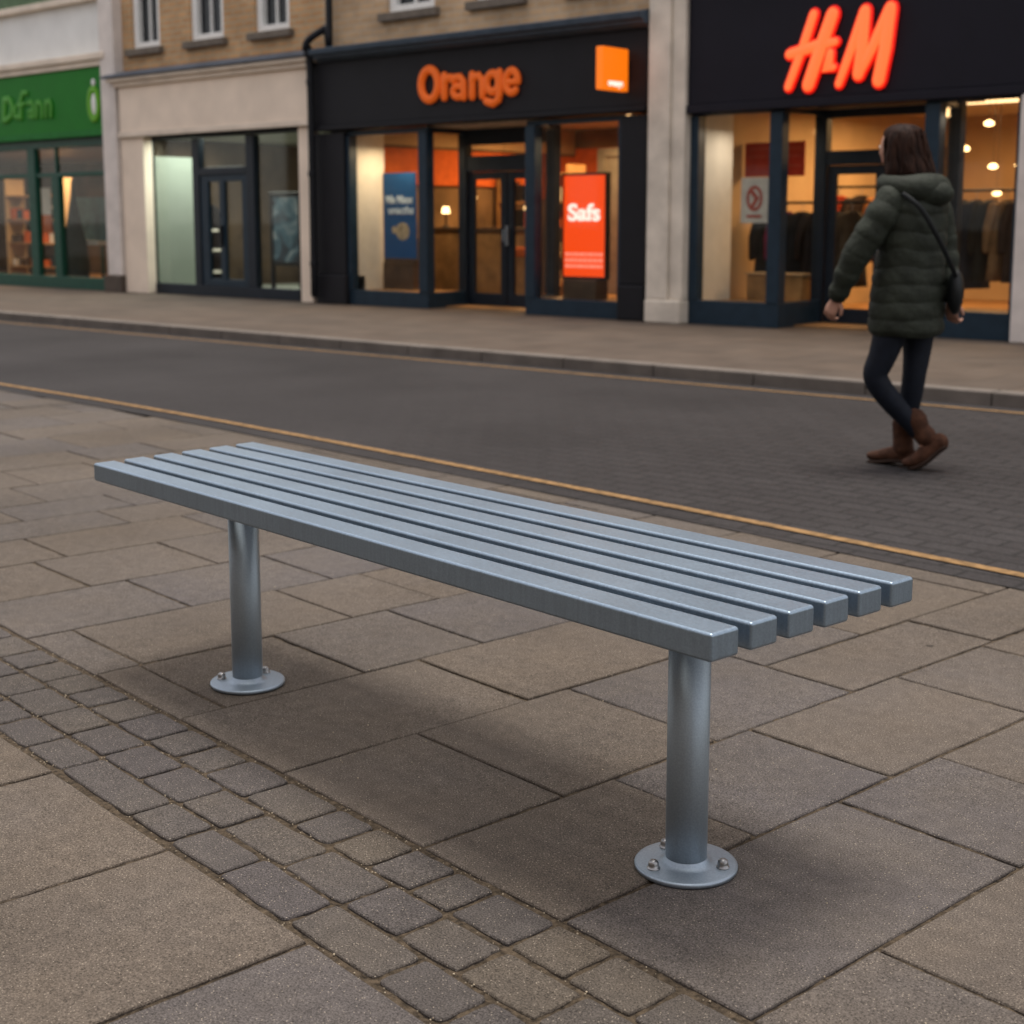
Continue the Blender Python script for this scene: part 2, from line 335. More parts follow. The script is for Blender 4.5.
def resample(pts, rad, k=6):
    """Catmull-Rom through pts with radii"""
    out, ro = [], []
    P = [Vector(p) for p in pts]; Q = [r if isinstance(r, (tuple, list)) else (r, r) for r in rad]
    for i in range(len(P) - 1):
        p0, p1, p2, p3 = P[max(i - 1, 0)], P[i], P[i + 1], P[min(i + 2, len(P) - 1)]
        for j in range(k):
            t = j / k
            out.append(.5 * ((2 * p1) + (p2 - p0) * t + (2 * p0 - 5 * p1 + 4 * p2 - p3) * t * t + (3 * p1 - p0 - 3 * p2 + p3) * t ** 3))
            ro.append(tuple(Q[i][c] * (1 - t) + Q[i + 1][c] * t for c in (0, 1)))
    out.append(P[-1]); ro.append(Q[-1]); return out, ro
def ellipsoid(bm, c, r, nu=16, nv=10, rot=None):
    mt = Matrix.Translation(c) @ (rot.to_4x4() if rot is not None else Matrix.Identity(4)) @ Matrix.Diagonal((*r, 1))
    return bmesh.ops.create_uvsphere(bm, u_segments=nu, v_segments=nv, radius=1, matrix=mt)['verts']
def lathe(bm, prof, c, seg=40):
    rings = [[bm.verts.new((c[0] + r * math.cos(2 * math.pi * k / seg), c[1] + r * math.sin(2 * math.pi * k / seg), c[2] + z)) for k in range(seg)] for r, z in prof]
    for i in range(len(rings) - 1):
        for k in range(seg): bm.faces.new((rings[i][k], rings[i][(k + 1) % seg], rings[i + 1][(k + 1) % seg], rings[i + 1][k]))
    bm.faces.new(rings[0][::-1]); bm.faces.new(rings[-1])
def strokes(bm, lst, y, depth=.5, dr=0., gap=.0012):
    for i, s in enumerate(lst):
        yy = y - i * gap
        tube(bm, [(a, yy, c) for a, c, r in s], [(r + dr, (r + dr) * depth) for a, c, r in s], seg=14, side=None, cap=3) if False else flat_tube(bm, s, yy, depth, dr)
def flat_tube(bm, s, y, depth, dr):
    """tube in the xz plane with a section squashed along y"""
    P = [Vector((a, c)) for a, c, r in s]; rad = [r + dr for a, c, r in s]; n = len(P); rings = []; seg = 12
    def tan(i): return (P[min(i + 1, n - 1)] - P[max(i - 1, 0)]).normalized()
    def ring(c, t, r, rfull):
        nn = Vector((-t.y, t.x)); f = r / rfull
        rings.append([bm.verts.new((c.x + nn.x * r * math.cos(q), y - rfull * depth * f ** .5 * math.sin(q), c.y + nn.y * r * math.cos(q))) for q in [2 * math.pi * k / seg for k in range(seg)]])
    for ph in (.15, .5, .95): ring(P[0] - tan(0) * rad[0] * math.cos(ph), tan(0), rad[0] * math.sin(ph), rad[0])
    for i in range(n): ring(P[i], tan(i), rad[i], rad[i])
    for ph in (.95, .5, .15): ring(P[-1] + tan(n - 1) * rad[-1] * math.cos(ph), tan(n - 1), rad[-1] * math.sin(ph), rad[-1])
    for i in range(len(rings) - 1):
        for k in range(seg): bm.faces.new((rings[i][k], rings[i][(k + 1) % seg], rings[i + 1][(k + 1) % seg], rings[i + 1][k]))
    bm.faces.new(rings[0][::-1]); bm.faces.new(rings[-1])
def text_mesh(name, s, size, loc, m, parent, width=None, ext=.004, offs=.0, rot=(R(90), 0, 0), align='CENTER'):
    cu = bpy.data.curves.new('t', 'FONT'); cu.body = s; cu.size = size; cu.extrude = ext; cu.offset = offs; cu.align_x = align; cu.align_y = 'CENTER'
    t = bpy.data.objects.new('t', cu); C.objects.link(t); bpy.context.view_layer.update()
    me = bpy.data.meshes.new_from_object(t.evaluated_get(bpy.context.evaluated_depsgraph_get()))
    wd = max(v.co.x for v in me.vertices) - min(v.co.x for v in me.vertices)
    bpy.data.objects.remove(t); bpy.data.curves.remove(cu)
    me.materials.clear()
    o = link(name, me, m, parent); o.location = loc; o.rotation_euler = rot
    if width: o.scale = (width / wd, 1, 1)
    return o

# ------------------------------------------------------------------ ground, road, paving
bm = bmesh.new(); g_ = 600
bm.faces.new([bm.verts.new(p) for p in ((-g_, -g_, -.06), (g_, -g_, -.06), (g_, g_, -.06), (-g_, g_, -.06))])
tag(link('ground', bm, M['ground']), kind='structure')
EDGE = [(-60, 7.2), (-20, 5.62), (-12, 5.36), (-9.77, 5.23), (-8.51, 5.19), (-7.23, 5.11), (-6.16, 5.015), (-5.3, 4.93), (-4.42, 4.84), (-3.21, 4.715), (-2.46, 4.62), (-1.82, 4.54), (0, 4.30), (6, 3.6), (30, 1)]
def edge_y(x):                                # near edge of the road
    for (a, ya), (b, yb) in zip(EDGE, EDGE[1:]):
        if a <= x <= b: return ya + (yb - ya) * (x - a) / (b - a)
    return 5
xs = [-42 + .5 * i for i in range(125)]
KY, FY = 9.05, 13.0
def strip(name, lo, hi, z, m, thick=0, xs=xs):
    bm = bmesh.new(); a = [bm.verts.new((x, lo(x), z)) for x in xs]; b = [bm.verts.new((x, hi(x), z)) for x in xs]
    for i in range(len(xs) - 1): bm.faces.new((a[i], a[i + 1], b[i + 1], b[i]))
    return tag(link(name, bm, m), kind='structure')
strip('road', edge_y, lambda x: KY + .02, .004, M['road'])
strip('yellow_line', lambda x: edge_y(x) + .145, lambda x: edge_y(x) + .200, .009, M['line'])
strip('yellow_line', lambda x: 8.80, lambda x: 8.855, .009, M['line'])
bm = bmesh.new(); x = -42.
while x < 20: box(bm, x + .004, x + .906, KY, KY + .15, -.05, .102); x += .91
tag(link('kerb', bm, M['kerbstone'], bevel=.012), kind='structure')
bm = boxes([(-42, 20, KY + .152, 13.6, -.05, .1)])
tag(link('far_pavement', bm, M['farslab']), kind='structure')

ANG = R(-7.2); E1 = Vector((math.cos(ANG), math.sin(ANG))); E2 = Vector((-math.sin(ANG), math.cos(ANG)))
def W2(s, t): return E1 * s + E2 * t
def stones(name, cells, m, gap, seed, jit, drop=.004, rc=.0):
    """cells = (s0, s1, t0, t1, tone); each becomes a stone with an uneven outline and a worn arris"""
    q = random.Random(seed); V = []; Fc = []; tone = []
    for (s0, s1, t0, t1, tn) in cells:
        g1 = [gap * .5 * q.uniform(.8, 1.5) for _ in range(4)]
        a0, a1, b0, b1 = s0 + g1[0], s1 - g1[1], t0 + g1[2], t1 - g1[3]
        sk = q.uniform(-1, 1) * jit
        n = 7; loop = []
        cor = [(a0 + q.uniform(-1, 1) * jit * .5, b0), (a1, b0 + sk * .5), (a1 + q.uniform(-1, 1) * jit * .5, b1), (a0, b1 - sk * .5)]
        for k in range(4):
            p, r_ = cor[k], cor[(k + 1) % 4]
            for j in range(n):
                f = j / n; f = .5 - .5 * math.cos(math.pi * f)
                x_, y_ = p[0] + (r_[0] - p[0]) * f, p[1] + (r_[1] - p[1]) * f
                if j: x_ += q.uniform(-1, 1) * jit * .35; y_ += q.uniform(-1, 1) * jit * .35
                loop.append((x_, y_))
        cx, cy = (a0 + a1) / 2, (b0 + b1) / 2; hw, hh = (a1 - a0) / 2, (b1 - b0) / 2
        if rc:                                 # round the corners of setts
            lp = []
            for (x_, y_) in loop:
                dx, dy = (x_ - cx), (y_ - cy); ox, oy = max(0, abs(dx) - (hw - rc)), max(0, abs(dy) - (hh - rc)); l = math.hypot(ox, oy)
                if l > rc and ox > 0 and oy > 0:
                    dx = math.copysign(hw - rc + ox * rc / l, dx); dy = math.copysign(hh - rc + oy * rc / l, dy)
                lp.append((cx + dx, cy + dy))
            loop = lp
        base = len(V); m_ = len(loop); lev = q.uniform(-.0012, .0012); tilt = (q.uniform(-1, 1) * .004, q.uniform(-1, 1) * .004)
        def put(x_, y_, z_, ins):
            l = math.hypot(x_ - cx, y_ - cy); k = 1 - ins / max(l, .01)
            xx, yy = cx + (x_ - cx) * k, cy + (y_ - cy) * k; p = W2(xx, yy)
            V.append((p.x, p.y, z_ + lev + tilt[0] * (xx - cx) + tilt[1] * (yy - cy)))
        for ins, z_ in ((0, -.03), (0, -drop), (drop * .5, -drop * .3), (drop * 1.4, 0)):
            for (x_, y_) in loop: put(x_, y_, z_, ins)
        for r_ in range(3):
            for j in range(m_):
                Fc.append((base + r_ * m_ + j, base + r_ * m_ + (j + 1) % m_, base + (r_ + 1) * m_ + (j + 1) % m_, base + (r_ + 1) * m_ + j)); tone.append(tn)
        Fc.append(tuple(base + 3 * m_ + j for j in range(m_))); tone.append(tn)
    me = bpy.data.meshes.new(name); me.from_pydata(V, [], Fc)
    at = me.attributes.new('tone', 'FLOAT', 'FACE'); at.data.foreach_set('value', tone)
    return tag(link(name, me, m), kind='structure')
def tone(): return rnd.choice([rnd.uniform(.12, .4), rnd.uniform(.25, .55), rnd.uniform(.5, .85)])
SB = [-6.33, -5.90, -5.57, -5.25, -4.86, -4.40, -3.95, -3.50, -3.03, -2.57, -2.06, -1.66, -1.24, -.80, -.35, .1, .55, 1.0, 1.5, 2.0]
JT = {-1.24: [1.91, 2.42, 2.93, 3.35], -1.66: [2.38, 2.76, 3.25], -2.06: [2.11, 2.58, 3.19, 3.62], -2.57: [1.96, 2.46, 3.0], -3.03: [2.32, 3.0, 3.45],
      -3.50: [1.71, 2.14, 2.56, 3.05], -3.95: [1.72, 2.43, 2.77, 3.25], -4.40: [2.12, 2.66, 3.1], -4.86: [1.99, 2.48, 2.95], -5.25: [2.12, 2.79, 3.2], -5.57: [2.0, 2.57, 3.0], -.8: [1.95, 2.4, 2.9]}
TN = {(-1.66, 2.38): .85, (-2.06, 2.11): .9, (-2.57, 2.46): .8, (-3.5, 2.14): .62, (-4.40, 2.66): .9, (-1.24, 1.58): .6, (-1.24, 1.91): .35, (-4.4, 1.58): .7, (-3.03, 2.86): .8}
sb = list(SB); x = sb[0]
while x > -30: x -= rnd.uniform(.38, .6); sb.insert(0, x)
x = sb[-1]
while x < 8: x += rnd.uniform(.38, .55); sb.append(x)
cells = []; BT = 1.58
for i in range(len(sb) - 1):
    s0, s1 = sb[i], sb[i + 1]; t = BT
    js = list(JT.get(s0, [])); end = edge_y((W2((s0 + s1) / 2, 4)).x)
    while not js or js[-1] < 9.5: js.append((js[-1] if js else BT) + rnd.uniform(.38, .72))
    for j in js:
        p = W2((s0 + s1) / 2, t)
        if p.y > edge_y(p.x) - .02: break
        tn = TN.get((s0, round(t, 2)), tone())
        a0, a1 = s0, s1
        if t >= 3.0 and s0 == -2.57: a0 = -2.35
        if t >= 3.0 and s1 == -2.57: a1 = -2.35
        cells.append((a0, a1, t, j, tn)); t = j
    # slabs on the camera side of the sett band
low = [-2.91, -2.38, -1.89, -1.38, -.85, -.3, .3, .9, 1.5, 2.1]
x = low[0]
while x > -30: x -= rnd.uniform(.45, .6); low.insert(0, x)
for i in range(len(low) - 1):
    t = 1.21
    while t > -4:
        d = rnd.uniform(.62, .95)
        tn = .2 if abs(low[i] + 2.38) < .01 else (.9 if abs(low[i] + 1.89) < .01 else tone())
        cells.append((low[i], low[i + 1], t - d, t, tn)); t -= d
stones('pavement', cells, M['slab'], .0085, 3, .004, drop=.004)
row3 = [-3.82, -3.68, -3.53, -3.39, -3.26, -3.11, -2.95, -2.81, -2.68, -2.51, -2.32, -2.19, -2.06, -1.93, -1.82, -1.66, -1.52, -1.37]
row2 = [-3.65, -3.48, -3.28, -3.11, -2.93, -2.75, -2.57, -2.4, -2.17, -1.97, -1.81, -1.65, -1.46]
row1 = [-3.46, -3.29, -3.1, -2.91, -2.58, -2.41, -2.22, -1.98, -1.72, -1.55, -1.35]
cells = []
for js, t0, t1 in ((row3, 1.447, 1.573), (row2, 1.327, 1.447), (row1, 1.217, 1.327)):
    js = list(js)
    while js[0] > -30: js.insert(0, js[0] - rnd.uniform(.13, .19))
    while js[-1] < 8: js.append(js[-1] + rnd.uniform(.13, .2))
    for i in range(len(js) - 1):
        tn = rnd.uniform(.45, 1) if rnd.random() < .78 or js[i] < -3 else rnd.uniform(.05, .3)
        cells.append((js[i], js[i + 1], t0, t1, tn))
stones('sett_band', cells, M['sett'], .010, 5, .005, drop=.004, rc=.010)
# sandy joint bed, gently lumpy
bm = bmesh.new(); bmesh.ops.create_grid(bm, x_segments=260, y_segments=150, size=1)
for v in bm.verts:
    u_, v_ = (v.co.x + 1) / 2, (v.co.y + 1) / 2
    s_ = -7 + 9 * u_; t_ = .2 + 4.2 * v_; p = W2(s_, t_); v.co = (p.x, p.y, -.0062 + rnd.uniform(-.0022, .0026))
    if p.y > edge_y(p.x): v.co.z = -.012
tag(link('joint_bed', bm, M['mortar'], smooth=True), kind='structure')
bm = bmesh.new(); bm.faces.new([bm.verts.new((p.x, p.y, -.016)) for p in (W2(-45, -8), W2(12, -8), W2(12, 12), W2(-45, 12))])
tag(link('pavement_base', bm, M['mortar']), kind='structure')
# grit lying in the sett joints
bm = bmesh.new()
for i in range(620):
    s_ = rnd.uniform(-4, -1.0); t_ = rnd.choice([1.575, 1.447, 1.327, 1.217]) + rnd.gauss(0, .006)
    if rnd.random() < .22: t_ = rnd.uniform(.7, 3)
    p = W2(s_, t_); r_ = rnd.uniform(.0008, .0022)
    bmesh.ops.create_icosphere(bm, subdivisions=1, radius=r_, matrix=Matrix.Translation((p.x, p.y, .0005 if abs(t_ - 1.4) > .25 else -.003)))
tag(link('grit', bm, plain('pale grit', (.34, .28, .2), .8, noise=.5, scale=200)), label='pale grit scattered in the joints of the sett band', category='grit', kind='stuff')

# ------------------------------------------------------------------ bench
O0 = W2(-1.389, 1.637); BZ = .57
bench = empty('bench', (*W2(-2.45, 1.9), 0), ANG, label='backless galvanised steel bench of six slats on two round posts', category='bench')
def bl(s, t): return (s + 2.45, t - 1.9)
n0, n1, f0, f1 = 1.632, 2.193, 1.620, 2.141; wfr = .069 / .559; gfr = (1 - 6 * wfr) / 5
for i in range(6):
    a, b = i * (wfr + gfr), i * (wfr + gfr) + wfr
    q = [bl(-1.378, n0 + (n1 - n0) * a), bl(-1.378, n0 + (n1 - n0) * b), bl(-3.534 - .045 * b, f0 + (f1 - f0) * b), bl(-3.534 - .045 * a, f0 + (f1 - f0) * a)]
    bm = bmesh.new(); lo = [bm.verts.new((*p, BZ - .048)) for p in q]; hi = [bm.verts.new((*p, BZ)) for p in q]
    bm.faces.new(lo[::-1]); bm.faces.new(hi)
    for k in range(4): bm.faces.new((lo[k], lo[(k + 1) % 4], hi[(k + 1) % 4], hi[k]))
    sl = link('slat', bm, M['steel'], bench, bevel=.0062, seg=3)
    for p in sl.data.polygons: p.use_smooth = True
    sl.modifiers['bevel'].harden_normals = True
for s_, t_, t0, t1 in ((-1.659, 1.902, n0, n1), (-3.167, 1.850, f0 + .005, f1)):
    x_, y_ = bl(s_ + (.012 if s_ < -2 else 0), t_)
    bm = boxes([(x_ - .03, x_ + .03, bl(0, t0 + .035)[1], bl(0, t1 - .03)[1], BZ - .056, BZ - .0485)])
    link('bearer', bm, M['steelleg'], bench, bevel=.001)
    bm = bmesh.new(); r_ = .0395
    lathe(bm, [(r_ - .004, .006), (r_, .010), (r_, BZ - .057)], (x_, y_, 0), 56)
    leg = link('leg', bm, M['steelleg'], bench)
    for p in leg.data.polygons: p.use_smooth = len(p.vertices) == 4
    bm = bmesh.new()
    lathe(bm, [(.092, .0012), (.096, .002), (.0975, .004), (.0975, .0085), (.096, .0105), (.092, .0115), (.056, .0118), (.0475, .0135), (.0425, .0175), (.0397, .0235), (.037, .0245)], (x_, y_, 0), 72)
    fl = link('flange', bm, M['flange'], leg)
    for p in fl.data.polygons: p.use_smooth = len(p.vertices) == 4
    for an in ((-114, 20, 158) if s_ > -2 else (-145, 100)):
        an = R(an + 7.2)
        bx, by = x_ + .071 * math.cos(an), y_ + .071 * math.sin(an)
        bm = bmesh.new(); lathe(bm, [(.0125, .0116), (.0125, .0134), (.0102, .0138), (.0102, .020), (.0092, .0245), (.0062, .0275), (.001, .0288)], (bx, by, 0), 20)
        link('bolt', bm, M['bolt'], fl, smooth=True)

# ------------------------------------------------------------------ buildings: shared builders
WY = 13.05
def wall_holes(name, x0, x1, z0, z1, holes, m, parent, y=WY, th=.3):
    X = sorted({x0, x1, *[h[0] for h in holes], *[h[1] for h in holes]}); Z = sorted({z0, z1, *[h[2] for h in holes], *[h[3] for h in holes]})
    bm = bmesh.new()
    for i in range(len(X) - 1):
        for j in range(len(Z) - 1):
            cx, cz = (X[i] + X[i + 1]) / 2, (Z[j] + Z[j + 1]) / 2
            if any(h[0] < cx < h[1] and h[2] < cz < h[3] for h in holes): continue
            box(bm, X[i], X[i + 1], y, y + th, Z[j], Z[j + 1])
    bmesh.ops.remove_doubles(bm, verts=bm.verts, dist=1e-5)
    # drop the faces shared by two neighbouring blocks
    seen = {}
    for f in bm.faces: seen.setdefault(tuple(sorted(v.index for v in f.verts)) if False else frozenset(f.verts), []).append(f)
    dead = [f for fs in seen.values() if len(fs) > 1 for f in fs]
    bmesh.ops.delete(bm, geom=dead, context='FACES_ONLY')
    return link(name, bm, m, parent)
def sash(x0, x1, z0, z1, parent, y=WY):
    """white sash window in its opening, with sill"""
    yf = y + .045
    bm = boxes([(x0, x0 + .12, yf, yf + .1, z0, z1), (x1 - .12, x1, yf, yf + .1, z0, z1), (x0 + .12, x1 - .12, yf, yf + .1, z0, z0 + .10), (x0 + .12, x1 - .12, yf, yf + .1, z1 - .08, z1)])
    fr = link('window', bm, M['white'], parent, bevel=.004)
    zm = (z0 + z1) / 2; xm = (x0 + x1) / 2
    bm = boxes([(x0 + .12, x1 - .12, yf + .03, yf + .08, zm - .025, zm + .025), (xm - .015, xm + .015, yf + .04, yf + .08, z0 + .1, zm - .025), (xm - .015, xm + .015, yf + .04, yf + .08, zm + .025, z1 - .08)])
    link('glazing_bar', bm, M['white'], fr)
    link('pane', boxes([(x0 + .12, x1 - .12, yf + .082, yf + .09, z0 + .1, z1 - .08)]), M['glassdark'], fr)
    link('sill', boxes([(x0 - .09, x1 + .09, y - .09, yf + .02, z0 - .10, z0 - .002)]), M['sill'], fr, bevel=.006)
def glaze(parent, m_frame, panes, y, name='shop_window'):
    """panes = (x0, x1, z0, z1); frame bars come separately"""
    for p in panes: link('pane', boxes([(p[0], p[1], y + .03, y + .036, p[2], p[3])]), M['glass'], parent)
def interior(parent, x0, x1, y0, y1, z0, z1, mw, mf, mc, back=None, splitx=None):
    r = link('interior_wall', boxes([(x0 - .1, x0, y0, y1, z0, z1), (x1, x1 + .1, y0, y1, z0, z1), (x0 - .1, x1 + .1, y1, y1 + .1, z0, z1)]), mw, parent)
    link('interior_floor', boxes([(x0, x1, y0, y1, z0 - .08, z0)]), mf, parent)
    link('interior_ceiling', boxes([(x0, x1, y0, y1, z1 - .1, z1 - .002)]), mc, parent)
def shop_light(x, y, z, power, size, col=(1, .66, .34), parent=None):
    l = bpy.data.objects.new('ceiling_light', bpy.data.lights.new('ceiling_light', 'AREA')); C.objects.link(l)
    l.data.energy = power; l.data.size = size; l.data.color = col; l.location = (x, y, z)
    if parent: l.parent = parent
def downlight(x, y, z, parent, r=.07):
    bm = bmesh.new(); lathe(bm, [(r, 0), (r, -.015), (r * .8, -.03)], (x, y, z), 20)
    link('ceiling_lamp', bm, M['bulb'], parent)

# ------------------------------------------------------------------ building A: white building with green optician-like shopfront
A = empty('shop_building', (-23.5, 13, 0), label='white rendered building with bright green shop fascia at the far left of the row', category='building')
def PA(o): o.parent = A; o.matrix_parent_inverse = Matrix.Translation((23.5, -13, 0)); return o
class Par:                                     # parts are modelled in world coordinates and hung on the thing's empty
    def __init__(s, e): s.e = e
def fix_children(e):
    inv = Matrix.Translation(e.location).inverted()
    for o in C.objects:
        if o.parent is e: o.matrix_parent_inverse = inv
wall_holes('wall', -30, -19.62, 3.80, 9, [(-28.5, -27.5, 5.3, 7), (-26, -25, 5.3, 7), (-23, -22, 5.3, 7)], M['whitewall'], A)
for x0 in (-28.5, -26, -23): sash(x0, x0 + 1, 5.3, 7, A)
link('fascia', boxes([(-30, -19.90, 12.93, 13.3, 2.60, 3.60)]), M['green'], A, bevel=.01)
link('fascia_lip', boxes([(-30, -19.90, 12.90, 12.928, 2.54, 2.64)]), M['greentrim'], A, bevel=.006)
link('cornice', boxes([(-30, -19.76, 12.84, 13.1, 3.70, 3.80), (-30, -19.80, 12.89, 13.1, 3.605, 3.698)]), M['creamtrim'], A, bevel=.012)
link('string_course', boxes([(-30, -19.70, 12.93, 13.048, 4.62, 4.72)]), M['creamtrim'], A, bevel=.01)
link('parapet_band', boxes([(-30, -19.70, 12.97, 13.047, 4.723, 5.2)]), plain('sage green band', (.10, .16, .085), .7), A)
o = link('pilaster', boxes([(-19.89, -19.51, 12.87, 13.35, .36, 4.6)]), M['whitepil'], A, bevel=.015)
link('plinth', boxes([(-19.98, -19.50, 12.85, 13.3, .1, .358)]), M['plinth'], A, bevel=.01)
fr = [(-30, -20.0, 13.0, 13.12, .1, .30), (-30, -19.9, 13.02, 13.14, 2.40, 2.62), (-30, -20.0, 13.03, 13.1, 1.93, 2.0),
      (-22.39, -22.16, 13.01, 13.11, .3, 2.40), (-21.66, -21.45, 13.01, 13.11, .3, 1.93), (-20.06, -19.99, 13.02, 13.11, .3, 2.40)]
for x in (-24.9, -26.6, -28.3): fr.append((x, x + .12, 13.02, 13.11, .3, 2.40))
link('window_frame', boxes(fr), M['dgreen'], A, bevel=.006)
link('transom_bar', boxes([(-21.58, -21.53, 13.04, 13.09, 2.0, 2.40)]), M['dgreen'], A)
glaze(A, None, [(-30, -19.99, .3, 2.40)], 13.04)
interior(A, -29.9, -19.9, 13.3, 17, .12, 2.5, M['darkwall'], M['woodfloor'], M['darkwood'])
link('letters', (lambda b: (strokes(b, [
 [(-22.836, 3.187, .062), (-22.881, 2.865, .063)], [(-22.835, 3.196, .062), (-22.683, 3.197, .062), (-22.594, 3.098, .062), (-22.632, 2.93, .062), (-22.786, 2.861, .062), (-22.881, 2.865, .063)],
 [(-22.516, 3.038, .05), (-22.515, 2.905, .05), (-22.425, 2.882, .05), (-22.36, 2.93, .05)], [(-22.117, 3.27, .045), (-22.245, 3.278, .05), (-22.313, 3.159, .055), (-22.329, 2.88, .055)], [(-22.42, 3.09, .04), (-22.2, 3.095, .04)],
 [(-22.08, 3.10, .042), (-21.97, 3.12, .042), (-21.93, 3.04, .042), (-21.937, 2.872, .042)], [(-21.955, 2.975, .036), (-22.072, 2.963, .036), (-22.083, 2.89, .036), (-21.966, 2.881, .036)],
 [(-21.81, 3.105, .042), (-21.83, 2.866, .042)], [(-21.812, 3.06, .042), (-21.705, 3.106, .042), (-21.659, 3.031, .042), (-21.67, 2.867, .042)],
 [(-21.523, 3.105, .042), (-21.544, 2.862, .042)], [(-21.526, 3.06, .042), (-21.416, 3.111, .042), (-21.379, 3.036, .042), (-21.391, 2.864, .042)]], 12.92, .35), b)[1])(bmesh.new()), M['lime'], A, smooth=True).location = (-.02, 0, .04)
lg = [(-20.17 + .125 * math.cos(a), 3.03 + .235 * math.sin(a), .055) for a in [i * math.pi / 12 for i in range(25)]]
bm = bmesh.new(); strokes(bm, [lg], 12.92, .4); link('logo_ring', bm, M['lime2'], A, smooth=True)
bm = bmesh.new(); ellipsoid(bm, (-20.16, 12.92, 3.03), (.075, .02, .165)); ellipsoid(bm, (-20.16, 12.92, 3.36), (.05, .02, .06)); link('logo_oval', bm, M['white'], A, smooth=True)
fix_children(A)
shop_light(-24, 14.8, 2.3, 95, 2.0, (1, .66, .38))

# ------------------------------------------------------------------ building B: vacant cream shopfront under brown brick
B = empty('shop_building', (-17.2, 13, 0), label='vacant shop with plain cream fascia below reddish brown brickwork and three white windows', category='building')
hb = [(-19.26, -18.53, 3.80, 5.4), (-17.79, -16.99, 3.80, 5.4), (-16.29, -15.54, 3.80, 5.4)]
wall_holes('brick_wall', -19.60, -14.85, 3.3, 9, hb + [(a, b, 6.4, 7.8) for a, b, _, _ in hb], M['brickB'], B)
for a, b, c, d in hb: sash(a, b, c, d, B); sash(a, b, 6.4, 7.8, B)
link('fascia', boxes([(-19.45, -15.0, 12.90, 13.35, 2.53, 3.24)]), M['cream'], B, bevel=.012)
link('fascia_lip', boxes([(-19.47, -15.0, 12.87, 12.899, 2.48, 2.56)]), M['creamtrim'], B, bevel=.008)
link('cornice', boxes([(-19.6, -14.93, 12.78, 13.05, 3.31, 3.37), (-19.5, -14.97, 12.84, 13.05, 3.24, 3.308)]), M['creamtrim'], B, bevel=.012)
bm = bmesh.new()
for z, y in ((3.373, 12.74),): pass
a_ = [(-19.70, 12.74, 3.373), (-14.90, 12.74, 3.373), (-14.90, 12.74, 3.402), (-19.70, 12.74, 3.402), (-19.70, 13.048, 3.373), (-14.90, 13.048, 3.373), (-14.90, 13.048, 3.50), (-19.70, 13.048, 3.50)]
v = [bm.verts.new(p) for p in a_]
for f in ((0, 1, 2, 3), (4, 7, 6, 5), (3, 2, 6, 7), (0, 4, 5, 1), (0, 3, 7, 4), (1, 5, 6, 2)): bm.faces.new([v[i] for i in f])
link('lead_flashing', bm, M['lead'], B)
link('pilaster', boxes([(-19.49, -18.90, 12.93, 13.095, .1, 2.478)]), M['cream'], B, bevel=.012)
link('pilaster', boxes([(-15.28, -15.03, 12.93, 13.095, .1, 2.478)]), M['cream'], B, bevel=.012)
F = [(-19.12, -19.02, 13.1, 13.2, .1, 2.52), (-15.48, -15.25, 13.1, 13.2, .1, 2.52), (-19.02, -15.48, 13.08, 13.2, .1, .26), (-19.02, -15.48, 13.1, 13.2, 2.43, 2.52),
     (-17.90, -17.74, 13.09, 13.2, .26, 2.42), (-16.63, -16.45, 13.09, 13.2, .26, 2.42), (-17.74, -16.63, 13.09, 13.2, 1.88, 1.99)]
link('window_frame', boxes(F), M['navy'], B, bevel=.006)
D = link('door', boxes([(-17.735, -17.56, 13.11, 13.17, .262, 1.878), (-17.29, -17.17, 13.11, 13.17, .262, 1.878), (-16.76, -16.635, 13.11, 13.17, .262, 1.878),
                        (-17.56, -17.29, 13.11, 13.17, .262, .36), (-17.17, -16.76, 13.11, 13.17, .262, .36), (-17.56, -17.29, 13.11, 13.17, 1.78, 1.878), (-17.17, -16.76, 13.11, 13.17, 1.78, 1.878)]), M['navy2'], B, bevel=.006)
link('handle', boxes([(-17.26, -17.2, 13.06, 13.1, .85, 1.15)]), M['black'], D, bevel=.01)
glaze(B, None, [(-19.02, -17.9, .26, 2.42), (-17.74, -16.63, 1.99, 2.42), (-16.45, -15.48, .26, 2.42), (-17.56, -17.29, .36, 1.78), (-17.17, -16.76, .36, 1.78)], 13.12)
interior(B, -20.4, -15.1, 13.36, 16.8, .12, 2.62, M['greywall'], M['greywall'], M['greywall'])
link('display_wall', boxes([(-19.12, -19.01, 13.22, 14.1, .12, 2.2)]), M['palegreen'], B)
fix_children(B)
shop_light(-18.2, 13.9, 2.45, 46, 1.4, (.95, 1, .88))  # area light added to brighten the vacant shop, no lamp fitting here
# things left in the vacant shop
t = empty('display_board', (-16.85, 14.0, .12), label='dark framed upright board with a blue abstract picture inside the vacant shop', category='display board')
link('frame', boxes([(-.36, -.30, -.03, .03, .0, 1.52), (.30, .36, -.03, .03, 0, 1.52), (-.30, .30, -.03, .03, 1.46, 1.52), (-.30, .30, -.03, .03, .42, .48)]), M['black'], t, bevel=.01)
def pic_mat():
    m, N, L, b = mat('blue abstract picture'); tc = N.new('ShaderNodeTexCoord'); nz = N.new('ShaderNodeTexNoise'); nz.inputs['Scale'].default_value = 2.2; nz.inputs['Distortion'].default_value = 1.2
    L.new(tc.outputs['Object'], nz.inputs['Vector']); cr = N.new('ShaderNodeValToRGB'); e = cr.color_ramp.elements
    e[0].color = (.015, .03, .05, 1); e[0].position = .35; e[1].color = (.42, .45, .45, 1); e[1].position = .62; q = e.new(.5); q.color = (.07, .15, .2, 1)
    L.new(nz.outputs[0], cr.inputs[0]); L.new(cr.outputs[0], b.inputs['Base Color']); return m
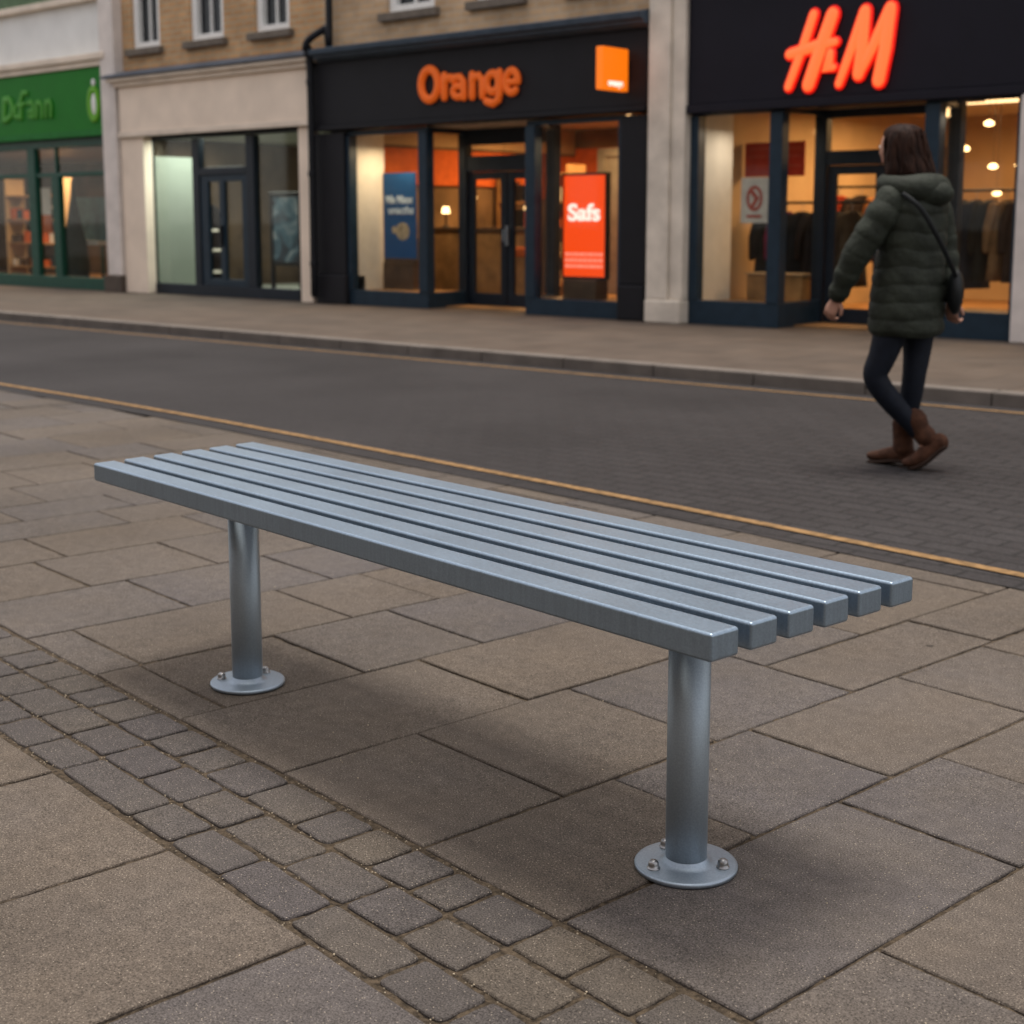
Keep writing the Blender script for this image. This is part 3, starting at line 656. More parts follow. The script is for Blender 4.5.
link('picture', boxes([(-.298, .298, -.012, .012, .482, 1.458)]), pic_mat(), t)
t = empty('shelf_unit', (-19.55, 14.6, .12), label='black arch topped shelf unit with pale shelves behind the vacant shop glass', category='shelf unit')
bm = bmesh.new(); pr_ = [(-.42, 0), (.42, 0)] + [(.42 * math.cos(a), .95 + .42 * math.sin(a)) for a in [i * math.pi / 16 for i in range(17)]]
lo = [bm.verts.new((x, -.02, z)) for x, z in pr_]; hi = [bm.verts.new((x, .02, z)) for x, z in pr_]; bm.faces.new(lo); bm.faces.new(hi[::-1])
for i in range(len(pr_)): bm.faces.new((lo[i], lo[(i + 1) % len(pr_)], hi[(i + 1) % len(pr_)], hi[i]))
link('back_panel', bm, M['black'], t)
for z in (.25, .6, .92): link('shelf', boxes([(-.42, .42, -.25, -.021, z, z + .04)]), M['paper'], t)

# ------------------------------------------------------------------ downpipe between B and C
t = empty('downpipe', (-14.90, 12.87, .1), label='black drainpipe running down between the cream shop and the orange lettered shop', category='drainpipe')
bm = bmesh.new(); pts, rr = resample([(.30, .06, 8.5), (.30, .06, 3.75), (.27, .02, 3.62), (.06, -.08, 3.48), (.0, -.1, 3.35), (-.01, -.02, 3.1), (-.01, -.02, .12)], [.048] * 7, 6); tube(bm, pts, rr, 14, cap=1)
link('pipe', bm, M['black'], t, smooth=True)
bm = bmesh.new()
bm.free()
for x, y, z in ((-.01, -.02, .5), (-.01, -.02, 1.7), (-.01, -.02, 2.9), (.3, .06, 4.2)):
    bm = bmesh.new(); lathe(bm, [(.052, 0), (.057, .015), (.057, .06), (.052, .075)], (x, y, z), 18); link('collar', bm, M['black'], t)

# ------------------------------------------------------------------ building C
Cc = empty('shop_building', (-12.2, 13, 0), label='tan brick building with charcoal shopfront and orange raised letters', category='building')
hc = [(-13.63, -12.78, 3.82, 5.4), (-12.10, -11.35, 3.82, 5.4), (-10.6, -9.85, 3.82, 5.4)]
wall_holes('brick_wall', -14.848, -9.40, 3.3, 9, hc + [(a, b, 6.4, 7.8) for a, b, _, _ in hc], M['brickC'], Cc)
for a, b, c, d in hc: sash(a, b, c, d, Cc); sash(a, b, 6.4, 7.8, Cc)
link('fascia', boxes([(-14.96, -9.44, 12.93, 13.35, 2.46, 3.29)]), M['fasciaC'], Cc, bevel=.01)
link('fascia_lip', boxes([(-14.96, -9.43, 12.89, 13.3, 2.40, 2.458)]), M['fasciaC'], Cc, bevel=.012)
bm = bmesh.new(); prof = [(12.88, 3.292), (12.86, 3.31), (12.80, 3.32), (12.78, 3.355), (12.72, 3.37), (12.70, 3.43), (12.90, 3.475), (13.049, 3.49), (13.049, 3.292)]
lo = [bm.verts.new((-14.78, y, z)) for y, z in prof]; hi = [bm.verts.new((-9.385, y, z)) for y, z in prof]; bm.faces.new(lo); bm.faces.new(hi[::-1])
for i in range(len(prof)): bm.faces.new((lo[i], lo[(i + 1) % len(prof)], hi[(i + 1) % len(prof)], hi[i]))
link('cornice', bm, M['corniceC'], Cc)
link('pilaster', boxes([(-14.96, -14.38, 12.95, 13.35, .50, 2.368)]), M['fasciaC'], Cc, bevel=.012)
link('plinth', boxes([(-14.96, -14.36, 12.92, 13.3, .1, .498)]), M['fasciaC'], Cc, bevel=.02)
link('pilaster', boxes([(-9.81, -9.45, 12.95, 13.35, .50, 2.368)]), M['fasciaC'], Cc, bevel=.012)
link('plinth', boxes([(-9.82, -9.44, 12.92, 13.3, .1, .498)]), M['fasciaC'], Cc, bevel=.02)
def shopfront(P, xl0, xl1, xr0, xr1, dx0, dx1, yd, mfr, ztop, zb, transom, doorxs, tr_panes):
    """two display windows (xl0-xl1, xr0-xr1) with slanted glass returns to a recessed door plane (dx0-dx1 at yd)"""
    y = 13.0; pw = .15
    for a, b, pa, pb, p, q in ((xl0, xl1, .1, pw, (xl1 - .08, y + .14), (dx0, yd)), (xr0, xr1, pw, .05, (xr0 + .08, y + .14), (dx1, yd))):
        bm = bmesh.new()
        box(bm, a, b, y, y + .12, .1, zb); box(bm, a, b, y + .02, y + .1, ztop, ztop + .06)
        box(bm, a, a + pa, y - .01, y + .13, zb, ztop); box(bm, b - pb, b, y - .01, y + .13, zb, ztop)
        obox(bm, p, q, .05, .1, zb); obox(bm, p, q, .04, ztop, ztop + .06)
        link('window_frame', bm, mfr, P, bevel=.006)
    glaze(P, None, [(xl0 + .1, xl1 - pw, zb, ztop), (xr0 + pw, xr1 - .05, zb, ztop)], y + .04)
    for (p, q) in (((xl1 - .08, y + .14), (dx0, yd)), ((xr0 + .08, y + .14), (dx1, yd))):
        bm = bmesh.new(); obox(bm, p, q, .004, zb, ztop); link('return_pane', bm, M['glass'], P)
    bm = bmesh.new()
    for x in (dx0, dx1): box(bm, x - .07, x + .07, yd - .04, yd + .08, .1, ztop + .06)
    box(bm, dx0 + .07, dx1 - .07, yd - .03, yd + .07, transom[0], transom[1]); box(bm, dx0 + .07, dx1 - .07, yd - .03, yd + .07, transom[2], ztop + .06)
    link('door_frame', bm, M['navy'], P, bevel=.006)
    glaze(P, None, [(dx0 + .07, dx1 - .07, transom[1], transom[2])], yd)
    for (a, b) in doorxs:
        d = link('door', boxes([(a, a + .1, yd, yd + .05, .12, transom[0] - .004), (b - .1, b, yd, yd + .05, .12, transom[0] - .004), (a + .1, b - .1, yd, yd + .05, .12, .28), (a + .1, b - .1, yd, yd + .05, transom[0] - .1, transom[0] - .004)]), M['navy'], P, bevel=.005)
        link('door_pane', boxes([(a + .1, b - .1, yd + .02, yd + .026, .28, transom[0] - .1)]), M['glass'], d)
    # soffit of the recess
    link('soffit', boxes([(xl1 - pw, xr0 + pw, 13.14, yd + .1, ztop + .062, ztop + .12)]), M['ceil'], P)
shopfront(Cc, -14.42, -12.89, -11.25, -9.82, -13.0, -11.50, 13.8, M['navy2'], 2.32, .30, (1.84, 2.04, 2.18), [(-12.92, -12.26), (-12.24, -11.58)], None)
for d in [o for o in C.objects if o.parent is Cc and o.name.startswith('door') and not o.name.startswith('door_')][-2:]:
    link('handle', boxes([(-12.30, -12.28, 13.76, 13.78, .95, 1.1)] if d.data.vertices[0].co.x < -12.5 else [(-12.23, -12.20, 13.74, 13.78, .9, 1.15)]), M['flange'], d, bevel=.004)
link('display_wall', boxes([(-14.44, -14.36, 13.13, 13.66, .12, 2.38)]), M['returnwall'], Cc); link('display_wall', boxes([(-9.88, -9.80, 13.36, 14.2, .12, 2.38)]), M['warmwall'], Cc)
for a, b in ((-14.35, -13.1), (-11.2, -9.89)): link('window_bed', boxes([(a, b, 13.13, 13.95, .12, .29)]), M['wood'], Cc)
interior(Cc, -14.7, -9.60, 13.37, 18.2, .12, 2.75, M['brownwall'], M['woodfloor'], M['ceil'])
link('wall_band', boxes([(-14.69, -14.64, 13.7, 18.15, 1.72, 2.22)]), M['orwall'], Cc); link('wall_band', boxes([(-14.63, -9.62, 18.12, 18.19, 1.55, 2.35)]), M['orwall'], Cc)
link('wall_panel', boxes([(-14.69, -14.65, 13.7, 18.15, 2.26, 2.64)]), M['warmwall'], Cc)
link('back_panel', boxes([(-11.15, -11.05, 14.25, 14.32, .12, 2.0), (-10.15, -10.05, 14.25, 14.32, .12, 2.0), (-11.15, -10.05, 14.25, 14.32, 2.0, 2.1), (-11.05, -10.15, 14.29, 14.32, .3, 2.0)]), plain('tan panelling', (.36, .28, .17), .7), Cc)
for x, y in ((-13.9, 13.5), (-10.4, 13.9), (-13.4, 15), (-12.0, 16), (-12.7, 17), (-13.6, 16.2)): downlight(x, y, 2.64 if y > 13.6 or 1 else 2.3, Cc, .05)
bm = bmesh.new(); strokes(bm, [
    [(-12.712 + .145 * math.cos(a), 2.842 + .182 * math.sin(a), .049) for a in [i * math.pi / 14 for i in range(29)]],
    [(-12.455, 2.931, .045), (-12.458, 2.677, .045)], [(-12.456, 2.835, .045), (-12.412, 2.895, .045), (-12.345, 2.906, .041)],
    [(-12.300, 2.863, .041), (-12.267, 2.90, .042), (-12.192, 2.9, .042), (-12.138, 2.851, .042), (-12.132, 2.660, .042)],
    [(-12.222 + .092 * math.cos(a), 2.731 + .066 * math.sin(a), .038) for a in [i * math.pi / 9 for i in range(19)]],
    [(-11.99, 2.912, .044), (-11.992, 2.660, .044)], [(-11.991, 2.821, .044), (-11.96, 2.883, .044), (-11.884, 2.90, .043), (-11.831, 2.851, .043), (-11.825, 2.660, .043)],
    [(-11.660 + .096 * math.cos(a), 2.801 + .108 * math.sin(a), .042) for a in [i * math.pi / 10 for i in range(21)]],
    [(-11.548, 2.915, .043), (-11.549, 2.675, .043), (-11.571, 2.598, .043), (-11.655, 2.556, .043), (-11.752, 2.588, .043)],
    [(-11.440, 2.790, .034), (-11.28, 2.792, .034)],
    [(-11.358 + .096 * math.cos(a), 2.795 + .128 * math.sin(a), .041) for a in [i * math.pi / 10 for i in range(18)]]], 12.90, .7, .006, gap=.0)
link('letters', bm, M['orange'], Cc, smooth=True).location = (-.02, 0, .035)
fix_children(Cc)
for x, y, p in ((-12.9, 16.0, 85), (-13.85, 13.45, 9), (-10.5, 13.8, 8)): shop_light(x, y, 2.5 if y > 14 else 2.2, p, 1.6 if y > 14 else .3, (1, .58, .26) if y > 14 else (1, .74, .46))
# blade sign
t = empty('hanging_sign', (-9.71, 12.93, 2.83), label='small square orange lightbox sign sticking out from the charcoal fascia', category='sign')
link('light_box', boxes([(-.045, .045, -.50, -.04, -.215, .235)]), M['blade'], t, bevel=.008)
link('bracket', boxes([(-.02, .02, -.04, 0, -.1, .12)]), M['black'], t)
text_mesh('lettering', 'orange', .10, (.049, -.27, -.14), M['litwhite'], t, width=.26, ext=.003, offs=.003, rot=(R(90), 0, R(90)))
# lightbox poster and blue banner
t = empty('lightbox_poster', (-10.61, 13.35, .5), label='glowing orange red poster with white lettering standing in the right shop window', category='poster')
link('light_panel', boxes([(-.31, .31, -.03, .03, .06, 1.24)]), M['poster_or'], t)
link('frame', boxes([(-.335, -.312, -.04, .04, .03, 1.27), (.312, .335, -.04, .04, .03, 1.27), (-.312, .312, -.04, .04, 1.242, 1.27), (-.312, .312, -.04, .04, .03, .058)]), M['black'], t)
link('foot', boxes([(-.25, .25, -.12, .12, -.21, .03)]), M['darkwood'], t, bevel=.01)
text_mesh('headline', 'Safs', .27, (0, -.036, .80), M['litwhite'], t, width=.48, offs=.008)
bm = bmesh.new()
for j, z in enumerate((.32, .25, .18)):
    x = -.28
    while x < .26: d = rnd.uniform(.03, .09); box(bm, x, min(x + d, .28), -.036, -.031, z - .018, z + .02); x += d + .015
link('small_print', bm, M['litpink'], t)
t = empty('blue_banner', (-14.02, 13.62, .29), label='tall blue poster with white wording in the left display window of the charcoal shop', category='poster')
link('sheet', boxes([(-.31, .31, -.01, .01, .42, 1.56)]), M['bluep'], t)
link('stand', boxes([(-.29, .29, -.05, .05, .0, .36), (-.31, .31, -.011, .011, .361, .418)]), M['darkwood'], t)
text_mesh('headline', 'Nle Nison', .15, (0, -.015, 1.2), M['bluet'], t, width=.5, offs=.003)
text_mesh('headline', 'unacths', .15, (.03, -.015, 1.06), M['bluet'], t, width=.48, offs=.003)
bm = bmesh.new(); ellipsoid(bm, (.06, -.012, .78), (.13, .006, .12)); ellipsoid(bm, (-.1, -.012, .8), (.05, .005, .05)); link('picture', bm, M['tanp'], t)
# counter, shelves, stool inside C
t = empty('shop_counter', (-13.55, 15.0, .12), label='timber shop counter seen through the doors of the charcoal shop', category='counter')
link('cabinet', boxes([(-.9, .9, -.3, .3, 0, .95)]), M['wood'], t, bevel=.01); link('worktop', boxes([(-.95, .95, -.35, .35, .952, 1.0)]), M['darkwood'], t, bevel=.006)
t = empty('table_lamp', (-14.35, 14.85, 1.12), label='small glowing table lamp on the timber counter', category='lamp')
bm = bmesh.new(); lathe(bm, [(.06, 0), (.05, .02), (.012, .03), (.012, .2)], (0, 0, 0), 16); link('base', bm, M['black'], t)
bm = bmesh.new(); lathe(bm, [(.06, .2), (.04, .29)], (0, 0, 0), 20); link('lamp_shade', bm, M['bulb'], t, smooth=True)
for k, (x, y, lab) in enumerate(((-13.9, 16.4, 'tall oak shelving full of boxed goods by the left wall of the charcoal shop'), (-11.2, 17.6, 'tall oak shelving full of boxed goods at the back right of the charcoal shop'))):
    t = empty('shelving', (x, y, .12), label=lab, category='shelves', group='shelving units in the charcoal shop')
    link('frame', boxes([(-.7, -.66, -.2, .2, 0, 1.9), (.66, .7, -.2, .2, 0, 1.9)]), M['wood'], t)
    for z in (.15, .55, .95, 1.35, 1.75): link('shelf', boxes([(-.658, .658, -.2, .2, z, z + .03)]), M['wood'], t)
    for z in (.18, .58, .98, 1.38):
        for j in range(6):
            x_ = -.6 + j * .21; h_ = rnd.uniform(.12, .3)
            link('goods', boxes([(x_, x_ + rnd.uniform(.1, .18), -.15, .05, z + .001, z + h_)]), rnd.choice([M['paper'], M['darkwood'], M['orwall'], M['black'], M['warmwall']]), t)
t = empty('stool', (-12.55, 14.55, .12), label='round orange seated stool behind the right door leaf', category='stool')
bm = bmesh.new(); lathe(bm, [(.19, .62), (.21, .64), (.21, .72), (.18, .75)], (0, 0, 0), 24); link('seat', bm, M['orwall'], t, smooth=False)
for a in (45, 135, 225, 315):
    bm = bmesh.new(); tube(bm, [(.12 * math.cos(R(a)), .12 * math.sin(R(a)), .62), (.2 * math.cos(R(a)), .2 * math.sin(R(a)), .01)], [.014, .012], 8, cap=1); link('leg', bm, M['wood'], t)

# ------------------------------------------------------------------ building D
Dd = empty('shop_building', (-7, 13, 0), label='shop with navy black fascia carrying glowing red orange script letters', category='building')
hd = [(-8.3, -7.4, 5.3, 7), (-6.4, -5.5, 5.3, 7), (-4.4, -3.5, 5.3, 7), (-2.4, -1.5, 5.3, 7)]
wall_holes('brick_wall', -8.89, 2, 3.95, 9, hd, M['brickD'], Dd)
for h in hd: sash(*h, Dd)
link('pier', boxes([(-9.36, -9.08, 12.84, 13.36, .36, 9.0), (-9.078, -8.905, 12.88, 13.36, .36, 9.0)]), M['stone'], Dd, bevel=.012)
link('pier_base', boxes([(-9.37, -8.90, 12.828, 13.3, .1, .358)]), M['stone'], Dd, bevel=.02)
link('fascia', boxes([(-8.90, 2, 12.93, 13.35, 2.43, 3.75)]), M['fasciaD'], Dd, bevel=.01)
link('fascia_lip', boxes([(-8.90, 2, 12.90, 13.3, 2.34, 2.428)]), M['fasciaD'], Dd, bevel=.01)
link('cornice', boxes([(-8.90, 2, 12.75, 13.06, 3.752, 3.93)]), M['corniceC'], Dd, bevel=.02)
shopfront(Dd, -8.895, -7.77, -6.22, -5.27, -7.82, -6.32, 13.9, M['navy2'], 2.32, .36, (1.80, 1.95, 2.29), [(-7.74, -7.08), (-7.06, -6.40)], None)
for d in [o for o in C.objects if o.parent is Dd and o.name.startswith('door') and not o.name.startswith('door_')][-2:]:
    link('handle', boxes([(-7.12, -7.09, 13.84, 13.88, .9, 1.2)] if d.data.vertices[0].co.x < -7.4 else [(-7.05, -7.02, 13.84, 13.88, .9, 1.2)]), M['flange'], d, bevel=.004)
link('side_pillar', boxes([(-5.26, -4.9, 12.90, 13.35, .1, 2.338)]), M['whitepil'], Dd, bevel=.012)
link('window_frame', boxes([(-4.89, 2, 13.0, 13.12, .1, .36), (-4.89, -4.8, 13.0, 13.1, .36, 2.3), (-2.4, -2.28, 13.0, 13.1, .36, 2.3), (1.9, 2, 13.0, 13.1, .36, 2.3)]), M['navy2'], Dd, bevel=.006)
glaze(Dd, None, [(-4.8, -2.4, .36, 2.3), (-2.28, 1.9, .36, 2.3)], 13.03)
link('display_wall', boxes([(-8.9, -8.83, 13.13, 13.72, .12, 2.38)]), M['returnwall'], Dd)
link('window_bed', boxes([(-8.82, -7.95, 13.13, 13.95, .12, .34)]), M['wood'], Dd); link('window_bed', boxes([(-6.12, -5.3, 13.13, 13.95, .12, .34)]), M['wood'], Dd)
interior(Dd, -9.25, 1.9, 13.37, 19.5, .12, 2.75, M['warmwall'], M['woodfloor'], M['ceil'])
lampsD = [(-6.3, 14.4), (-6.9, 15.3), (-6.35, 15.9), (-6.05, 15.4), (-6.9, 17.4), (-7.9, 16.2), (-8.2, 14.6), (-5.2, 16.5), (-7.4, 18.3), (-3.5, 15.5), (-1, 15.5)]
for x, y in lampsD: downlight(x, y, 2.64, Dd, .07)
link('ceiling_track', boxes([(-8.8, -4.2, 16.55, 16.62, 2.58, 2.63)]), M['tube'], Dd)
for x, y, z in ((-6.67, 15.5, 2.27), (-7.16, 16, 2.03), (-7.03, 16.5, 1.84), (-6.71, 16.5, 1.85), (-7.18, 17, 1.54)):
    bm = bmesh.new(); lathe(bm, [(.003, .05), (.003, .33 if z > 2 else .58 if z > 1.9 else .78 if z > 1.7 else 1.08)], (x, y, z), 6); cd = link('pendant_cord', bm, M['black'], Dd)
    bm = bmesh.new(); lathe(bm, [(.02, .035), (.042, .022), (.058, .0), (.042, -.02), (.01, -.028)], (x, y, z), 20); link('pendant_lamp', bm, M['bulb'], cd, smooth=True)
HM = [[(-7.434, 3.189, .050), (-7.527, 2.925, .052), (-7.698, 2.507, .046)], [(-7.225, 3.171, .070), (-7.345, 2.856, .074), (-7.47, 2.512, .070)],
      [(-7.687, 2.824, .055), (-7.371, 2.886, .062), (-7.188, 2.906, .044)], [(-7.235, 2.807, .044), (-7.262, 2.638, .068), (-7.20, 2.664, .04)],
      [(-6.874, 3.168, .062), (-7.003, 2.831, .053), (-7.132, 2.502, .043)], [(-6.874, 3.162, .062), (-6.888, 2.862, .066), (-6.923, 2.581, .064)],
      [(-6.92, 2.581, .055), (-6.786, 2.814, .057), (-6.612, 3.164, .066)], [(-6.607, 3.17, .066), (-6.649, 2.804, .070), (-6.705, 2.507, .068)]]
bm = bmesh.new(); strokes(bm, HM, 12.905, .30, .017, gap=.0006); link('letter_rims', bm, M['neonrim'], Dd, smooth=True).location = (.045, 0, .04)
bm = bmesh.new(); strokes(bm, HM, 12.880, .38, -.006, gap=.0006); link('letters', bm, M['neoncore'], Dd, smooth=True).location = (.045, 0, .04)
fix_children(Dd)
for x, y, z, p in ((-7.4, 16.6, 2.5, 100), (-8.40, 13.5, 2.2, 3.4), (-5.8, 13.8, 2.25, 3), (-2.5, 15.5, 2.5, 30)): shop_light(x, y, z, p, 2.2 if y > 15 else .3, (1, .58, .26) if y > 15 else (1, .86, .70))
for x, y, z in ((-14.5, 15.6, 1.55), (-13.9, 15.6, 1.42), (-13.2, 15.3, 1.38)):
    bm = bmesh.new(); lathe(bm, [(.01, .04), (.04, .03), (.05, 0), (.02, -.03)], (x, y, z), 14); link('pendant_lamp', bm, M['bulb'], Cc, smooth=True)
    bm = bmesh.new(); lathe(bm, [(.003, .05), (.003, 2.64 - z)], (x, y, z), 6); link('pendant_cord', bm, M['black'], Cc)
fix_children(Cc)
# hanging banners and poster
t = empty('sale_banner', (-8.95, 14.6, 2.06), label='dark red banner with faint lines hanging behind the left display window', category='banner')
link('sheet', boxes([(-.27, .52, -.01, .01, -.34, .05)]), M['red'], t)
link('print_lines', boxes([(-.22, .47, -.014, -.011, -.03, -.01), (-.22, .47, -.014, -.011, -.12, -.10), (-.22, .47, -.014, -.011, -.23, -.21)]), M['redprint'], t)
t = empty('window_poster', (-8.30, 13.35, 1.43), label='white poster with a round red emblem behind glass under the glowing script sign', category='poster')
link('sheet', boxes([(-.17, .17, -.006, .006, -.24, .24)]), M['paper'], t)
bm = bmesh.new(); strokes(bm, [[(.085 * math.cos(a), .02 + .12 * math.sin(a), .018) for a in [i * math.pi / 8 for i in range(17)]], [(-.04, .10, .025), (.03, .02, .03), (-.02, -.06, .025)], [(-.08, -.17, .016), (.08, -.17, .016)]], -.010, .2)
link('emblem', bm, M['redprint'], t)
# clothes rails and garments
def rail(x, y, length, z, lab, name='clothes_rail'):
    t = empty('clothes_rail', (x, y, .12), label=lab, category='clothes rail', group='clothes rails in the lit shop')
    bm = bmesh.new(); tube(bm, [(-length / 2, 0, z), (length / 2, 0, z)], [.016, .016], 10, cap=1); link('bar', bm, M['black'], t)
    for s in (-1, 1):
        bm = bmesh.new(); tube(bm, [(s * length / 2, 0, z), (s * length / 2, 0, .02)], [.014, .014], 10, cap=1); tube(bm, [(s * length / 2, -.22, .02), (s * length / 2, .22, .02)], [.014, .014], 8, cap=1); link('upright', bm, M['black'], t)
    return t
def garment(x, y, ztop, h, col, lab, rz, wd=.24):
    t = empty('hanging_garment', (x, y, ztop), rz, label=lab, category='garment', group='clothes hanging on the rails')
    bm = bmesh.new(); rows = [(-.0, .05), (-.03, .12), (-.07, wd * .92), (-.25, wd * .80), (-.5 * h, wd * .78), (-.8 * h, wd * .88), (-h, wd * .95)]
    seg = 18; rings = []
    for j, (z, a) in enumerate(rows):
        rings.append([bm.verts.new((a * math.cos(q), (.045 + .02 * j / 6) * math.sin(q) * (1 + .35 * math.sin(q * 5 + j * .4)), z)) for q in [2 * math.pi * k / seg for k in range(seg)]])
    for i in range(len(rings) - 1):
        for k in range(seg): bm.faces.new((rings[i][k], rings[i][(k + 1) % seg], rings[i + 1][(k + 1) % seg], rings[i + 1][k]))
    bm.faces.new(rings[0]); bm.faces.new(rings[-1][::-1])
    m_ = plain('cloth', col, .85, noise=.2, scale=10)
    link('cloth', bm, m_, t, smooth=True)
    bm = bmesh.new()
    for s in (-1, 1): tube(bm, [(s * wd * .7, 0, -.08), (s * wd * .98, 0, -.3), (s * wd * 1.0, 0, -.62 * h)], [.055, .05, .042], 10, cap=2)
    link('sleeve', bm, m_, t, smooth=True)
    bm = bmesh.new(); tube(bm, [(0, 0, .0), (0, 0, .05), (.02, 0, .075), (0, 0, .095), (-.02, 0, .08)], [.004] * 5, 6, cap=1); link('hanger_hook', bm, M['flange'], t)
rail(-6.45, 15.2, 1.7, 1.42, 'black clothes rail of dark coats behind the rightmost display window')
for k, (c, n) in enumerate((((.03, .06, .07), 'dark teal coat'), ((.012, .012, .014), 'black coat'), ((.05, .05, .055), 'charcoal grey coat'), ((.02, .025, .04), 'midnight blue coat'), ((.018, .02, .018), 'greenish black coat'), ((.26, .16, .08), 'camel coat'), ((.04, .025, .02), 'dark brown coat'), ((.015, .03, .035), 'deep petrol coat'), ((.10, .09, .08), 'taupe coat'))):
    garment(-7.15 + k * .17, 15.2, 1.44, .95 + rnd.uniform(-.1, .06), c, n + ' hanging on the rail behind the rightmost display window', R(70 + rnd.uniform(-8, 8)), .25)
rail(-8.3, 14.75, 1.5, 1.3, 'black clothes rail behind the left display window')
for k, (c, n) in enumerate((((.012, .014, .016), 'long black jacket'), ((.16, .02, .07), 'magenta purple dress'), ((.02, .022, .026), 'dark slate jacket'), ((.025, .02, .02), 'blackish brown jacket'), ((.035, .05, .055), 'dull teal jacket'), ((.05, .04, .03), 'olive brown jacket'))):
    garment(-8.95 + k * .21, 14.75, 1.32, .85, c, n + ' hanging on the rail behind the left display window', R(60 + rnd.uniform(-10, 10)), .24)
rail(-8.4, 16.0, 1.0, 1.5, 'black clothes rail in the lit doorway beyond the glass doors')
for k, (c, n) in enumerate((((.42, .05, .015), 'bright red orange top'), ((.03, .02, .018), 'dark brown top'), ((.30, .12, .03), 'rust coloured top'))):
    garment(-8.75 + k * .3, 16.0, 1.52, .8, c, n + ' hanging on the rail in the lit doorway', R(45), .24)
t = empty('display_table', (-8.3, 13.9, .34), label='low timber display block on the floor of the left display window', category='display block')
link('block', boxes([(-.35, .35, -.12, .12, 0, .28)]), M['wood'], t, bevel=.01); link('top', boxes([(-.37, .37, -.14, .14, .282, .30)]), M['warmwall'], t)
# things inside A
t = empty('counter_card', (-22.85, 13.6, 1.0), label='white and orange showcard hanging in the narrow pane of the green shop', category='showcard')
link('upper_sheet', boxes([(-.16, .16, -.01, .01, .32, .78)]), M['paper'], t); link('lower_sheet', boxes([(-.16, .16, -.01, .01, 0, .318)]), M['orwall'], t)
t = empty('teal_board', (-22.2, 14.1, .12), label='teal display board with pale ledge near the white pilaster in the green shop', category='display board')
link('board', boxes([(-.45, .45, -.02, .02, .75, 1.5)]), plain('teal board', (.05, .12, .12), .6, noise=.4, scale=4), t); link('ledge', boxes([(-.45, .45, -.2, .02, .68, .748)]), M['paper'], t)
link('stand', boxes([(-.3, .3, -.02, .02, 0, .10), (-.3, -.25, -.02, .02, .10, .68), (.25, .3, -.02, .02, .10, .68)]), M['dgreen'], t)
t = empty('dress_form', (-22.22, 13.75, .12), label='dark green draped stand with a tall pointed top inside the green shop', category='display stand')
bm = bmesh.new(); lathe(bm, [(.2, 0), (.24, .3), (.2, .7), (.12, 1.1), (.05, 1.5), (.02, 1.8)], (0, 0, 0), 20); link('drape', bm, plain('bottle green cloth', (.01, .028, .022), .8), t, smooth=True)
t = empty('shelving', (-25.3, 14.9, .12), label='oak shelving with small pale and dark goods in the green shop', category='shelves')
link('frame', boxes([(-.9, -.84, -.2, .2, 0, 1.9), (.84, .9, -.2, .2, 0, 1.9)]), M['warmwall'], t)
for z in (.2, .65, 1.1, 1.55): link('shelf', boxes([(-.838, .838, -.2, .2, z, z + .03)]), M['wood'], t)
for z in (.231, .681, 1.131):
    for j in range(7): x_ = -.78 + j * .23; link('goods', boxes([(x_, x_ + rnd.uniform(.08, .18), -.15, .05, z, z + rnd.uniform(.1, .28))]), rnd.choice([M['paper'], M['darkwood'], M['orwall'], M['black']]), t)

# ------------------------------------------------------------------ terrace on the camera's side of the street (out of view; added for reflections, height set to block some sky light)
T_ = empty('terrace_building', (-12, -7, 0), label='long brown brick terrace behind the camera facing the shops', category='building')
hs = [(x, x + 1.1, z, z + 1.6) for x in range(-30, 12, 3) for z in (1, 4, 7)]
wall_holes('brick_wall', -40, 14, 0, 7.5, [], M['brickD'], T_, y=-7.3, th=.3)
for h in hs[::1]: link('window', boxes([(h[0], h[1], -6.998, -6.97, h[2] if h[2] < 7 else 5.9, (h[3] if h[2] < 7 else 7.2))]), M['white'], T_) if h[2] != 7 else None
fix_children(T_)

# ------------------------------------------------------------------ woman crossing the road
Pn = empty('person', (-3.13, 6.47, .004), R(25.9), label='woman crossing the road in dark green quilted coat, navy leggings and brown boots', category='person')
def px(x, y, d=0): return ((x - 905) / 207, d, (470 - y) / 207)
Fd = Vector((-.80, .60, 0)); Ld = Vector((-.60, -.80, 0))     # walking direction, her left
